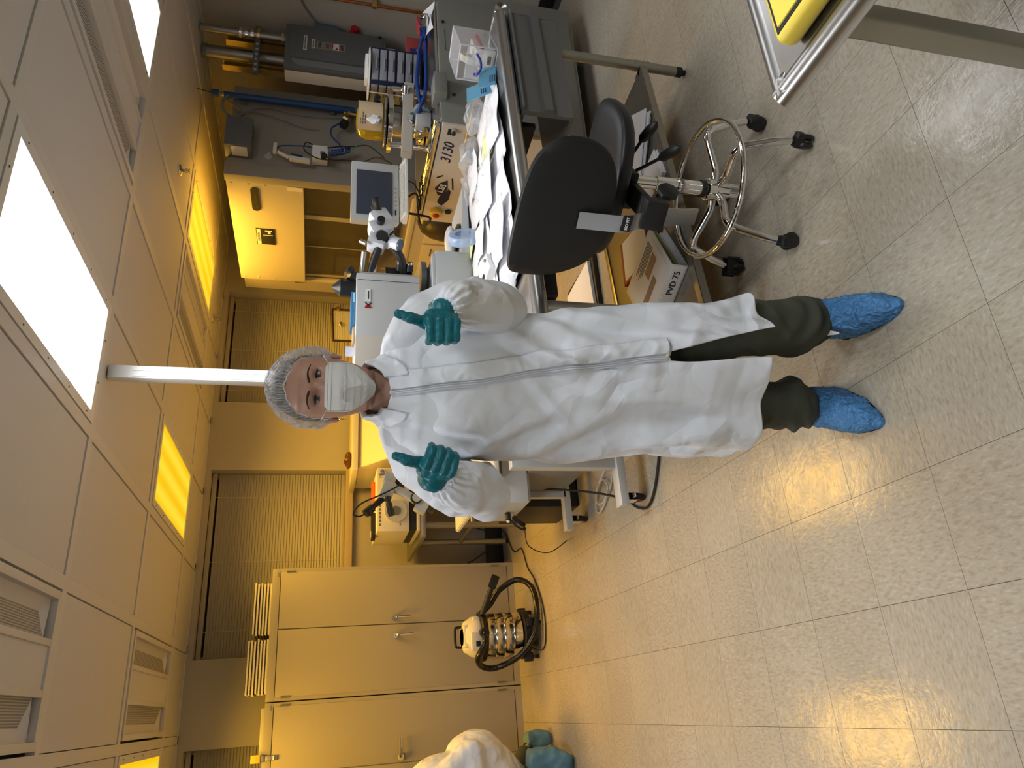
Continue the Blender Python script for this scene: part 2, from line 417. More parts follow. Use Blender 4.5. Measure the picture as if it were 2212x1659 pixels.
for n, (x0, x1, zs) in enumerate(WINS):
    w = thing('window_%d' % (n+1), None, None, ((x0+x1)/2, Y1+.11, zs), kind='structure')
    obj('glass_pane', MB().box(x0, x1, Y1+.19, Y1+.2, zs, ztop), M['nightglass'], w)
    obj('window_frame', MB().box(x0, x0+.03, Y1+.14, Y1+.19, zs, ztop).box(x1-.03, x1, Y1+.14, Y1+.19, zs, ztop).box(x0, x1, Y1+.14, Y1+.19, zs, zs+.03).box(x0, x1, Y1+.14, Y1+.19, ztop-.03, ztop), M['sill'], w)
    sl = MB(); k = 0; z = zs+.085
    while z < ztop-.05:
        sl.cbox(((x0+x1)/2, Y1+.115, z), (x1-x0-.008, .026, .0012), (math.radians(71), 0, 0)); z += .0225
    tag(obj('blind_slats', sl, M['blind'], w), kind='stuff')
    obj('head_rail', MB().box(x0+.004, x1-.004, Y1+.095, Y1+.135, ztop-.04, ztop-.005, .003), M['blind'], w)
    obj('bottom_rail', MB().box(x0+.004, x1-.004, Y1+.10, Y1+.13, zs+.056, zs+.075, .003), M['blind'], w)
    for t in (.14, .5, .86):
        obj('ladder_cord', MB().cyl((x0+(x1-x0)*t, Y1+.099, zs+.08), (x0+(x1-x0)*t, Y1+.099, ztop-.02), .0012, n=6), M['whitemetal'], w)
    obj('window_sill', MB().box(x0-.04, x1+.04, Y1-.045, Y1+.14, zs-.005, zs+.055, .004), M['sill'], w)
struct('baseboard_back', MB().box(1.03, X1, Y1-.012, Y1, 0, .1, .002), M['rubber'])
struct('baseboard_right', MB().box(X1-.012, X1, Y0, Y1-.012, 0, .1, .002), M['rubber'])
# ceiling: slab, grid, panels
CE = struct('ceiling', MB().box(X0-.1, X1+.1, Y0-.1, Y1+.25, 2.62, 2.7), M['gapdark'])
g = MB(); hw = .026
bs = range(-4, 10); as_ = range(-5, 3)
for b in bs:
    x = GX(b)
    if X0 < x < X1: g.box(x-hw, x+hw, Y0, Y1, CEIL, CEIL+.03)
for a in as_:
    y = GY(a)
    if Y0 < y < Y1: g.box(X0, X1, y-hw, y+hw, CEIL+.0004, CEIL+.03)
g.box(X1-.03, X1, Y0, Y1, CEIL, CEIL+.03).box(X0, X0+.03, Y0, Y1, CEIL, CEIL+.03).box(X0, X1, Y1-.03, Y1, CEIL, CEIL+.03).box(X0, X1, Y0, Y0+.03, CEIL, CEIL+.03)
obj('ceiling_grid', g, M['tbar'], CE)
proto = None
for b in range(-4, 10):
    for a in range(-5, 3):
        if (b, a) in WHITE_CELLS+AMBER_CELLS+VENT_CELLS: continue
        x1_, x0_ = min(GX(b)-hw-.003, X1-.03), max(GX(b+1)+hw+.003, X0+.03)
        y0_, y1_ = max(GY(a)+hw+.003, Y0+.03), min(GY(a+1)-hw-.003, Y1-.03)
        if x1_-x0_ < .03 or y1_-y0_ < .03: continue
        full = abs(x1_-x0_-(.6096-2*hw-.006)) < 1e-3 and abs(y1_-y0_-(1.2192-2*hw-.006)) < 1e-3
        if full and proto:
            o = proto.copy(); COL.objects.link(o); o.location = Vector(((x0_+x1_)/2, (y0_+y1_)/2, 0))-Vector((CE.location.x, CE.location.y, 0))+Vector((0, 0, proto.location.z)); continue
        cx, cy = (x0_+x1_)/2, (y0_+y1_)/2; dx, dy = (x1_-x0_)/2, (y1_-y0_)/2
        o = obj('ceiling_panel', MB().box(-dx, dx, -dy, dy, 0, .015, .0015, 1), M['ceil'], CE, local=True)
        o.location = Vector((cx, cy, CEIL+.006))-CE.location
        if full: proto = o
# light fixtures
def fixture(b, a, kind, label, group=None):
    x0_, x1_ = GX(b+1)+hw, GX(b)-hw; y0_, y1_ = GY(a)+hw, GY(a+1)-hw
    f = thing('ceiling_light', label, 'ceiling light', ((x0_+x1_)/2, (y0_+y1_)/2, CEIL), 0, group)
    m = .045; fr = MB()
    fr.box(x0_+.004, x0_+m, y0_+.004, y1_-.004, CEIL-.004, CEIL+.02).box(x1_-m, x1_-.004, y0_+.004, y1_-.004, CEIL-.004, CEIL+.02)
    fr.box(x0_+m, x1_-m, y0_+.004, y0_+m, CEIL-.004, CEIL+.02).box(x0_+m, x1_-m, y1_-m, y1_-.004, CEIL-.004, CEIL+.02)
    obj('frame', fr, M['whitemetal'], f)
    lens = MB().box(-(x1_-x0_)/2+m, (x1_-x0_)/2-m, -(y1_-y0_)/2+m, (y1_-y0_)/2-m, 0, .012)
    o = obj('lens', lens, M['amberlens' if kind == 'amber' else 'whitelens'], f, local=True); o.location = (0, 0, .002)
    sp = MB().cyl((0, 0, -.001), (0, 0, .001), .004, n=8); s0 = None
    pts = [(x0_+.022, y0_+.1+(y1_-y0_-.2)*k/4) for k in range(5)]+[(x1_-.022, y0_+.1+(y1_-y0_-.2)*k/4) for k in range(5)]+[(x0_+.18, y1_-.022), (x1_-.18, y1_-.022), (x0_+.18, y0_+.022), (x1_-.18, y0_+.022)]
    for px, py in pts:
        if s0 is None: s0 = o2 = obj('screw', sp, M['ink'], f, local=True)
        else: o2 = s0.copy(); COL.objects.link(o2)
        o2.location = Vector((px, py, CEIL-.0045))-f.location
    return f
fixture(1, -1, 'white', 'large white-lit ceiling panel nearest the camera, blown out to pure white')
fixture(-2, -1, 'white', 'white-lit ceiling panel beyond the long air diffuser, cut by the view edge')
fixture(4, -1, 'white', 'white ceiling light outside the view on the left', 'white lights outside the view')
for b, w_ in ((1, 'middle'), (-2, 'right-hand'), (4, 'left-hand')): fixture(b, -3, 'white', '%s white ceiling light outside the view behind the camera' % w_, 'white lights outside the view')
fixture(1, 1, 'amber', 'amber ceiling light in the middle, above the tall storage cabinets and microscope table')
fixture(-2, 1, 'amber', 'amber ceiling light near the fume hood with bright stripes along its lens')
fixture(4, 1, 'amber', 'amber ceiling light cut by the left edge of the room view')
def perf_mat():
    m = mat('perforated_grille', (.50, .50, .50), .5); nt = m.node_tree; p = nt.nodes['Principled BSDF']; L = nt.links.new
    tc = nd(nt, 'ShaderNodeTexCoord'); s = nd(nt, 'ShaderNodeVectorMath', operation='SCALE'); s.inputs['Scale'].default_value = 110; L(tc.outputs['Object'], s.inputs[0])
    fr = nd(nt, 'ShaderNodeVectorMath', operation='FRACTION'); L(s.outputs[0], fr.inputs[0])
    sb = nd(nt, 'ShaderNodeVectorMath', operation='SUBTRACT'); sb.inputs[1].default_value = (.5, .5, 0); L(fr.outputs[0], sb.inputs[0])
    sx = nd(nt, 'ShaderNodeSeparateXYZ'); L(sb.outputs[0], sx.inputs[0]); cb = nd(nt, 'ShaderNodeCombineXYZ'); L(sx.outputs[0], cb.inputs[0]); L(sx.outputs[1], cb.inputs[1])
    ln = nd(nt, 'ShaderNodeVectorMath', operation='LENGTH'); L(cb.outputs[0], ln.inputs[0])
    lt = nd(nt, 'ShaderNodeMath', operation='LESS_THAN'); lt.inputs[1].default_value = .33; L(ln.outputs['Value'], lt.inputs[0])
    mx = nd(nt, 'ShaderNodeMix', data_type='RGBA'); mx.inputs[6].default_value = (.5, .49, .48, 1); mx.inputs[7].default_value = (.08, .075, .075, 1)
    L(lt.outputs[0], mx.inputs[0]); L(mx.outputs[2], p.inputs['Base Color']); return m
M['perf'] = perf_mat()
def vent(b, a, label):
    x0_, x1_ = GX(b+1)+hw, GX(b)-hw; y0_, y1_ = GY(a)+hw, GY(a+1)-hw
    f = thing('air_diffuser', label, 'air vent', ((x0_+x1_)/2, (y0_+y1_)/2, CEIL))
    obj('backing', MB().box(x0_, x1_, y0_, y1_, CEIL+.16, CEIL+.17), M['gapdark'], f)
    m = .012; fw = .03
    fr = MB()
    A0, A1, B0, B1 = x0_+m, x1_-m, y0_+m, y1_-m
    fr.box(A0, A0+fw, B0, B1, CEIL-.006, CEIL+.03, .002).box(A1-fw, A1, B0, B1, CEIL-.006, CEIL+.03, .002)
    fr.box(A0+fw, A1-fw, B0, B0+fw, CEIL-.005, CEIL+.029, .002).box(A0+fw, A1-fw, B1-fw, B1, CEIL-.005, CEIL+.029, .002)
    obj('frame', fr, M['tbar'], f)
    xm = (x0_+x1_)/2; cw = .085
    obj('centre_panel', MB().box(xm-cw, xm+cw, B0+fw, B1-fw, CEIL+.004, CEIL+.012), M['ceil'], f)
    for s in (-1, 1):
        obj('divider_bar', MB().box(xm+s*cw-.012, xm+s*cw+.012, B0+fw, B1-fw, CEIL-.004, CEIL+.02, .002), M['tbar'], f)
        xi, xo = xm+s*(cw+.012), (A1-fw if s > 0 else A0+fw)
        xg = xo-s*.045; h = .040; e = .05
        obj('perforated_grille', MB().prism([(xi, B0+fw+.02, CEIL+.02), (xg, B0+fw+e, CEIL+h), (xg, B1-fw-e, CEIL+h), (xi, B1-fw-.02, CEIL+.02)], (0, 0, .004)), M['perf'], f, flat=True)
        obj('side_slope', MB().prism([(xo, B0+fw, CEIL+.02), (xo, B1-fw, CEIL+.02), (xg, B1-fw-e, CEIL+h), (xg, B0+fw+e, CEIL+h)], (0, 0, .004)), M['ceil'], f, flat=True)
        for yy, yd in ((B0+fw, 1), (B1-fw, -1)):
            obj('end_slope', MB().prism([(xo, yy, CEIL+.02), (xg, yy+yd*e, CEIL+h), (xi, yy+yd*.02, CEIL+.02)], (0, 0, .004)), M['ceil'], f, flat=True)
vent(-1, -1, 'long perforated air diffuser between the two white-lit ceiling panels')
vent(-1, 1, 'perforated air diffuser beside the amber light nearest the fume hood')
vent(3, 1, 'small-looking air diffuser near the left amber light, above the cabinet with the hasp')
vent(3, -1, 'large air diffuser nearest the camera at the left edge of the ceiling')
vent(-1, -3, 'air diffuser behind the camera, outside the view')
for (x, y), lab in (((3.22, 4.01), 'sprinkler head with white escutcheon nearer the camera, right of the amber light'), ((3.14, 5.80), 'small sprinkler head far back near the window wall')):
    s = thing('fire_sprinkler', lab, 'sprinkler', (x, y, CEIL))
    obj('escutcheon', MB().lathe((x, y, CEIL+.004), [(.038, 0), (.036, -.004), (.02, -.012), (.012, -.014)], 20), M['chrome'], s)
    fr = MB().cyl((x, y, CEIL-.008), (x, y, CEIL-.022), .009, n=10)
    for q in (-1, 1): fr.tube([(x+q*.008, y, CEIL-.02), (x+q*.014, y, CEIL-.034), (x+q*.003, y, CEIL-.05)], .0025, 6, sm=3)
    fr.cyl((x, y, CEIL-.02), (x, y, CEIL-.05), .002, n=6)
    obj('frame', fr, M['steeldull'], s)
    obj('deflector', MB().cyl((x, y, CEIL-.050), (x, y, CEIL-.053), .017, n=12), M['steeldull'], s)
# power pole
pp = thing('power_pole', 'slim white power pole running from the ceiling down behind the standing person', 'pole', (1.46, 3.25, 0))
obj('pole_body', MB().box(1.43, 1.49, 3.225, 3.275, 0.0, CEIL-.002, .002), M['whitemetal'], pp)
obj('cover_strip', MB().box(1.436, 1.462, 3.2215, 3.2255, 0.02, CEIL-.1, .0008).box(1.465, 1.486, 3.2215, 3.2255, .02, CEIL-.1, .0008), M['whitemetal'], pp)
# ================================================================= STORAGE CABINETS AND THINGS ALONG THE BACK
def cabinet(name, label, xa, xb, seams, handles, hinge_sides):
    c = thing(name, label, 'cabinet', ((xa+xb)/2, 5.95, 0))
    body = MB().box(xa, xb, 5.715, 6.185, 0, 1.82, .003)
    body.box(xa+.002, xb-.002, 5.700, 5.716, 0, .05).box(xa+.002, xb-.002, 5.700, 5.716, 1.765, 1.82, .002)
    body.box(xa+.002, xa+.028, 5.700, 5.716, .05, 1.765).box(xb-.028, xb-.002, 5.700, 5.716, .05, 1.765)
    obj('body', body, M['putty'], c)
    for k, (a, b) in enumerate(seams):
        d = obj('door', MB().box(a+.003, b-.003, 5.697, 5.713, .055, 1.76, .002), M['putty'], c)
        kind, hx, hz = handles[k]
        h = MB()
        if kind == 'v':
            h.cyl((hx, 5.698, hz), (hx, 5.672, hz), .017, n=16).tube([(hx, 5.674, hz), (hx+.004, 5.655, hz-.012), (hx+.006, 5.66, hz-.06), (hx+.008, 5.668, hz-.125)], .0095, 8, sm=3)
        else:
            h.cyl((hx, 5.698, hz), (hx, 5.672, hz), .022, n=16).tube([(hx, 5.672, hz), (hx+.02, 5.655, hz), (hx+.07, 5.655, hz), (hx+.12, 5.662, hz)], .0105, 8, sm=3)
        obj('handle', h, M['chrome'], d)
        hs = hinge_sides[k]; hg = MB()
        for z in (1.66, .12): hg.cyl((hs, 5.694, z), (hs, 5.694, z+.06), .0055, n=8)
        obj('hinge', hg, M['steeldull'], d)
    return c
c1 = cabinet('storage_cabinet', 'tall putty two-door storage cabinet behind the vacuum cleaner, topped by filter stacks', .125, 1.03,
        [(.15, .6), (.6, 1.005)], [('v', .515, .93), ('v', .64, .94)], [.15, 1.005])
obj('name_badge', MB().box(.97, 1.0, 5.697, 5.7, 1.775, 1.785), M['steeldull'], c1)
c2 = cabinet('storage_cabinet', 'tall putty storage cabinet with a horizontal lever handle, left of the two-door one', -.79, .12,
        [(-.765, -.32), (-.32, .097)], [('v', -.40, .93), ('h', -.285, .90)], [-.765, .097])
obj('name_badge', MB().box(.07, .10, 5.697, 5.7, 1.775, 1.785), M['steeldull'], c2)
hp = obj('hasp', MB().box(-.235, -.205, 5.688, 5.697, 1.72, 1.80, .002).cyl((-.232, 5.69, 1.745), (-.208, 5.69, 1.745), .006, n=8).box(-.24, -.2, 5.684, 5.70, 1.80, 1.83, .002), M['steeldull'], c2)
obj('lock_body', MB().box(-.245, -.195, 5.675, 5.69, 1.83, 1.89, .003).cyl((-.22, 5.674, 1.86), (-.22, 5.69, 1.86), .008, n=10), M['yellowbtn'], hp)
one('flat_board', MB().box(-.20, .09, 5.74, 6.1, 1.821, 1.845, .003), M['lightgrey'], 'flat grey board lying on top of the left storage cabinet beside the filters', 'board')
def filt(nm):
    f = thing('air_filter', None, 'filter', (0, 0, 0))
    w, d, t = .36, .36, .0205
    fr = MB().box(-w/2, w/2, -d/2, -d/2+.012, 0, .0115, .001).box(-w/2, w/2, d/2-.012, d/2, 0, .0115, .001).box(-w/2, -w/2+.012, -d/2+.012, d/2-.012, 0, .0115, .001).box(w/2-.012, w/2, -d/2+.012, d/2-.012, 0, .0115, .001)
    obj('frame', fr, M['cream'], f, local=True)
    pl = MB(); k = 0; x = -w/2+.014
    while x < w/2-.02:
        pl.box(x, x+.007, -d/2+.004, d/2-.004, .004, .019 if k % 2 else .0165); x += .0095; k += 1
    obj('pleats', pl, M['darkgrey'], f, local=True)
    return f
f0 = None; num = ['lowest', 'second', 'third', 'fourth', 'fifth', 'sixth', 'topmost']
for sx, n, lab, grp in ((.75, 6, 'right filter stack on the cabinet', 'filters in the right stack on the cabinet'), (.355, 7, 'taller left filter stack on the cabinet', 'filters in the left stack on the cabinet')):
    for k in range(n):
        if f0 is None: f0 = q = filt(0)
        else: q = dup(f0)
        q.location = (sx+random.uniform(-.006, .006), 5.90+random.uniform(-.008, .008), 1.8205+k*.0212)
        q.rotation_euler = (0, 0, random.uniform(-.02, .02)+(.05 if (sx > .5 and k == n-1) else 0))
        tag(q, 'cream-edged pleated air filter, %s of the %s' % ('topmost' if k == n-1 else num[k], lab), 'filter', grp)
# ---- vacuum cleaner
vx, vy = .44, 5.22
v = thing('vacuum_cleaner', 'wet and dry vacuum with steel drum, cream head and coiled black hose before the cabinet', 'vacuum', (vx, vy, 0))
base = MB().lathe((vx, vy, .06), [(.15, 0), (.165, .01), (.165, .045), (.15, .055)], 28)
obj('base', base, M['black'], v)
for a in (.4, 1.9, 3.5, 5.1):
    cx, cy = vx+.165*math.cos(a), vy+.165*math.sin(a)
    w_ = obj('caster', MB().box(cx-.03, cx+.03, cy-.03, cy+.03, .045, .10, .008).cyl((cx-.012, cy, .028), (cx+.012, cy, .028), .027, n=14), M['black'], v)
dr = MB().lathe((vx, vy, .115), [(.135, 0), (.15, .01), (.152, .06), (.157, .068), (.152, .076), (.152, .125), (.157, .133), (.152, .141), (.152, .185), (.157, .193), (.152, .201), (.152, .25), (.155, .255)], 36)
obj('drum', dr, mat('polished_drum', (.62, .60, .55), .12, 1), v)
obj('collar', MB().lathe((vx, vy, .365), [(.158, 0), (.166, .006), (.166, .035), (.155, .045), (.13, .05)], 32), M['black'], v)
hd = MB().lathe((vx, vy, .41), [(.135, 0), (.14, .015), (.132, .05), (.115, .075), (.10, .10), (.07, .115)], 28)
hd.box(vx-.075, vx+.075, vy-.09, vy+.09, .42, .525, .02).box(vx+.06, vx+.125, vy-.09, vy-.02, .40, .46, .01).box(vx-.10, vx+.02, vy-.145, vy-.10, .405, .485, .012)
H = obj('motor_head', hd, M['cream'], v)
obj('power_switch', MB().box(vx-.075, vx-.04, vy-.149, vy-.144, .425, .455, .002), M['ink'], H)
obj('carry_handle', MB().tube([(vx-.065, vy, .51), (vx-.065, vy, .555), (vx-.05, vy, .57), (vx+.05, vy, .57), (vx+.065, vy, .555), (vx+.065, vy, .51)], .009, 8, sm=3), M['black'], v)
obj('hose_inlet', MB().cyl((vx+.01, vy-.12, .40), (vx+.01, vy-.175, .395), .034, .03, 16), M['black'], v)
hose = [(vx+.01, vy-.16, .395), (vx-.06, vy-.22, .41), (vx-.15, vy-.16, .45), (vx-.20, vy-.06, .40), (vx-.21, vy-.03, .30), (vx-.15, vy-.12, .16), (vx-.02, vy-.20, .06), (vx+.16, vy-.22, .035), (vx+.30, vy-.17, .05), (vx+.36, vy-.10, .13), (vx+.30, vy-.06, .25), (vx+.20, vy-.06, .33), (vx+.13, vy-.10, .42)]
P = catmull([Vector(p) for p in hose], 14)
hb = MB(); kk = [0]
def hr(t): kk[0] += 1; return .0215 if kk[0] % 2 else .0185
hb.tube(P, hr, 10)
obj('hose', hb, M['blackgloss'], v)
obj('wand', MB().tube([(vx+.13, vy-.12, .40), (vx+.20, vy-.13, .37), (vx+.30, vy-.14, .33)], .02, 10, sm=2).cbox((vx+.345, vy-.145, .31), (.09, .03, .055), (0, .42, 0), .004), M['black'], v)
obj('power_cord', MB().tube([(vx-.1, vy-.1, .06), (vx-.12, vy-.22, .012), (vx+.0, vy-.30, .008), (vx+.18, vy-.27, .008), (vx+.36, vy-.12, .008), (vx+.46, vy+.02, .008), (vx+.6, vy+.12, .008), (1.08, 5.42, .008), (1.10, 5.62, .008), (1.30, 5.85, .012), (1.42, 6.05, .04)], .0045, 6, sm=6), M['rubber'], v)
# ---- black floor duct along the wall
one('cable_raceway', MB().box(1.06, 1.95, 5.96, 6.06, .035, .135, .003).box(1.06, 1.95, 5.98, 6.18, 0, .04, .002), M['black'], 'black cable raceway lying along the foot of the window wall', 'raceway')
one('wall_cables', MB().tube([(1.38, 5.95, .1), (1.22, 5.8, .10), (1.12, 5.85, .22), (1.06, 5.95, .34)], .005, 6, sm=6).tube([(1.40, 5.95, .12), (1.3, 5.75, .2), (1.33, 5.6, .45), (1.3, 5.55, .7)], .005, 6, sm=6), M['rubber'], 'black cables hanging from the small table down to the raceway', 'cable')
# ---- small table with instrument
t = thing('side_table', 'small table with dark grey top and round steel legs under the white instrument', 'table', (1.62, 5.70, 0))
obj('table_top', MB().box(1.14, 2.1, 5.22, 6.16, .755, .785, .004), M['steeldull'], t)
for x, y in ((1.235, 5.27), (1.215, 5.78), (2.02, 5.27), (2.02, 6.08)):
    l = obj('leg', MB().cyl((x, y, .03), (x, y, .755), .024, n=16), M['legsteel'], t)
    obj('foot', MB().cyl((x, y, 0), (x, y, .035), .014, n=10), M['rubber'], l)
obj('rail', MB().cyl((1.215, 5.78, .40), (1.235, 5.27, .40), .016, n=12).cyl((1.235, 5.27, .4), (2.02, 5.27, .4), .016, n=12), M['legsteel'], t)
s = thing('bench_instrument', 'white box instrument with a round grey port on its front face, on the small table', 'instrument', (1.45, 5.55, .787))
obj('housing', MB().box(1.20, 1.68, 5.29, 5.78, .865, 1.10, .008), M['cream'], s)
obj('plinth', MB().box(1.215, 1.665, 5.32, 5.77, .80, .864, .003), M['black'], s)
obj('base_plate', MB().box(1.20, 1.68, 5.28, 5.79, .787, .81, .003), M['cream'], s)
pt = obj('port_ring', MB().cyl((1.345, 5.292, .965), (1.345, 5.268, .965), .082, n=40), M['lightgrey'], s)
obj('port_hole', MB().cyl((1.345, 5.27, .965), (1.345, 5.262, .965), .034, n=28), M['darkgrey'], pt)
obj('display_window', MB().box(1.50, 1.62, 5.283, 5.291, .90, 1.03, .002), M['blackgloss'], s)
obj('knob', MB().cyl((1.645, 5.29, 1.065), (1.645, 5.265, 1.065), .014, n=18), M['chrome'], s)
for z, n in ((1.075, 7), (.93, 5)):
    lt = MB()
    for k in range(n): lt.box(1.24+k*.028, 1.24+k*.028+.018, 5.288, 5.2905, z, z+.006)
    obj('printed_legend', lt, M['ink'], s)
for (xa, xb, yy, zz, rz, lab) in ((1.42, 1.60, 5.42, 1.115, .1, 'orange-handled pliers lying nearest the front of the white instrument'), (1.44, 1.64, 5.55, 1.115, -.12, 'second pair of orange-handled pliers behind, on the white instrument')):
    p_ = thing('pliers', lab, 'pliers', ((xa+xb)/2, yy, 1.1005))
    obj('grips', MB().tube([(xa+.04, yy, zz), (xa+.1, yy-.012, zz), (xb, yy-.02, zz)], .009, 8, sm=3).tube([(xa+.04, yy, zz), (xa+.1, yy+.012, zz), (xb, yy+.022, zz)], .009, 8, sm=3), M['orange'], p_)
    obj('jaws', MB().cbox((xa+.005, yy, zz), (.075, .018, .012), (0, 0, 0), .003), M['steeldull'], p_)
m_ = thing('handheld_meter', 'black handheld meter lying at the left end of the white instrument', 'meter', (1.27, 5.45, 1.1005))
obj('case', MB().cbox((1.27, 5.45, 1.116), (.20, .07, .03), (0, 0, .05), .006), M['black'], m_)
obj('display', MB().cbox((1.21, 5.447, 1.132), (.05, .045, .004), (0, 0, .05), .001), M['lightgrey'], m_)
# ---- boom microscope
g = thing('boom_microscope', 'pale grey stereo microscope on a boom with black camera tube before the white instrument', 'microscope', (1.28, 4.35, 0.655))
M['micro'] = mat('microscope_enamel', (.42, .45, .42), .35)
obj('stand_pole', MB().cyl((1.36, 4.45, .66), (1.36, 4.45, 1.15), .014, n=14), M['chrome'], g)
obj('boom_foot', MB().cbox((1.36, 4.45, .668), (.22, .24, .024), (0, 0, .2), .006), M['micro'], g)
arm = MB().tube([(1.33, 4.43, 1.09), (1.27, 4.40, 1.07), (1.23, 4.39, 1.0), (1.18, 4.385, .93)], .026, 12, sm=4).cbox((1.32, 4.43, 1.09), (.09, .07, .075), (0, .3, 0), .012)
arm.cbox((1.15, 4.385, .895), (.10, .07, .075), (0, .5, 0), .014).cbox((1.245, 4.40, 1.105), (.12, .075, .08), (0, .35, 0), .016)
obj('arm', arm, M['micro'], g)
kn = obj('focus_knob', MB().cyl((1.185, 4.35, .935), (1.185, 4.325, .935), .035, n=28), M['black'], g)
obj('knob_face', MB().cyl((1.185, 4.328, .935), (1.185, 4.322, .935), .027, n=28), M['micro'], kn)
obj('eye_tube', MB().cyl((1.235, 4.40, 1.10), (1.165, 4.39, 1.17), .024, .02, 16).cyl((1.165, 4.39, 1.17), (1.14, 4.385, 1.195), .017, n=16), M['black'], g)
obj('camera_head', MB().cyl((1.14, 4.385, 1.195), (1.10, 4.38, 1.24), .026, n=14).cyl((1.118, 4.383, 1.215), (1.108, 4.381, 1.225), .03, n=14), M['black'], g)
obj('second_tube', MB().lathe((1.20, 4.36, 1.11), [(.02, 0), (.022, .02), (.016, .03), (.02, .05), (.018, .08), (.023, .085), (.02, .12)], 14, ax=(-.92, 0, -.22)), M['black'], g)
obj('camera_cable', MB().tube([(1.10, 4.38, 1.24), (1.085, 4.38, 1.275), (1.10, 4.37, 1.31), (1.16, 4.36, 1.26), (1.22, 4.34, 1.12), (1.30, 4.35, 1.0), (1.42, 4.40, .96)], .005, 6, sm=6), M['rubber'], g)
obj('clamp_knob', MB().cyl((1.12, 4.37, .86), (1.10, 4.36, .835), .012, n=10), M['black'], g)
# ---- rolling cart
t = thing('equipment_cart', 'light grey rolling equipment cart partly hidden behind the standing person', 'cart', (1.15, 3.75, 0))
obj('worktop', MB().prism([(1.03, 3.45, .625), (1.03, 4.60, .625), (1.7, 4.60, .625), (1.7, 3.45, .625)], (0, 0, .028), .006), M['cream'], t)
obj('post', MB().box(.985, 1.06, 3.08, 3.14, .14, .66, .003).box(1.055, 1.12, 3.86, 3.90, .14, .62, .003), M['lightgrey'], t)
obj('side_panel', MB().box(1.09, 1.10, 3.12, 3.88, .16, .46, .002), M['midgrey'], t)
obj('foot_bar', MB().box(.80, 1.45, 3.06, 3.13, .115, .155, .004), M['lightgrey'], t)
obj('foot_bar', MB().box(.87, 1.55, 3.86, 3.92, .115, .155, .004), M['lightgrey'], t)
obj('drawer_unit', MB().box(.93, 1.30, 3.50, 3.9, .47, .60, .004).box(.945, 1.28, 3.52, 3.88, .455, .472), M['lightgrey'], t)
for x, y in ((.855, 3.13), (.945, 3.93), (1.4, 3.10), (1.5, 3.90)):
    c = obj('caster', MB().cyl((x, y, .098), (x, y, .116), .024, n=14).box(x-.020, x-.016, y-.02, y+.035, .04, .10, .001).box(x+.016, x+.020, y-.02, y+.035, .04, .10, .001).cbox((x, y-.03, .075), (.02, .03, .01), (.3, 0, 0), .002), M['chrome'], t)
    obj('wheel', MB().lathe((x-.014, y+.014, .046), [(.036, 0), (.043, .003), (.046, .008), (.046, .02), (.043, .025), (.036, .028)], 28, ax=(1, 0, 0)), M['rubber'], c)
    obj('hub', MB().cyl((x-.0155, y+.014, .046), (x+.0155, y+.014, .046), .030, n=22), M['red'], c)
t = thing('power_plug', 'white-tipped black connector and looped cables at the side of the grey drawer unit', 'cable', (.88, 3.75, .4))
obj('plug', MB().cyl((.925, 3.7, .535), (.89, 3.7, .535), .016, n=12).cyl((.925, 3.78, .48), (.90, 3.78, .478), .012, n=12), M['black'], t)
obj('connector_tip', MB().ball((.882, 3.70, .535), .009, 10, 8), M['label'], t)
obj('cable', MB().tube([(.90, 3.7, .53), (.86, 3.71, .49), (.845, 3.73, .45), (.86, 3.76, .43), (.90, 3.78, .47)], .006, 6, sm=6).tube([(.91, 3.7, .50), (.87, 3.74, .45), (.88, 3.76, .43), (.91, 3.79, .46)], .006, 6, sm=6).tube([(.86, 3.76, .43), (.80, 3.95, .36), (.79, 4.1, .2), (.9, 4.3, .01)], .003, 6, sm=6), M['rubber'], t)
t = thing('computer_tower', 'black computer tower standing on the floor behind the rolling cart', 'computer', (1.28, 4.25, 0))
obj('case', MB().box(1.045, 1.25, 4.03, 4.46, .012, .40, .006), M['black'], t)
obj('foot_pad', MB().box(1.06, 1.09, 4.05, 4.08, 0, .013).box(1.21, 1.24, 4.05, 4.08, 0, .013).box(1.06, 1.09, 4.4, 4.43, 0, .013).box(1.21, 1.24, 4.4, 4.43, 0, .013), M['rubber'], t)
obj('power_button', MB().cyl((1.08, 4.031, .09), (1.08, 4.026, .09), .008, n=14), M['steeldull'], t)
one('cable_coil', MB().tube([(1.10, 3.45, .012), (1.02, 3.50, .012), (.93, 3.66, .014), (.94, 3.74, .012), (1.02, 3.72, .012), (1.08, 3.6, .02), (1.02, 3.52, .022), (.96, 3.60, .02), (.98, 3.70, .022), (1.06, 3.66, .022), (1.14, 3.5, .012)], .005, 6, sm=8), M['lightgrey'], 'loose coil of grey cable on the floor under the cart', 'cable')
one('power_cable', MB().tube([(1.10, 3.84, .30), (1.05, 3.70, .16), (.98, 3.52, .06), (.90, 3.34, .012), (.83, 3.22, .01), (.80, 3.10, .01), (.86, 3.0, .01), (1.0, 2.9, .01), (1.12, 2.86, .01)], .006, 6, sm=8), M['rubber'], 'black power cable curving down from the cart across the floor to its caster', 'cable')
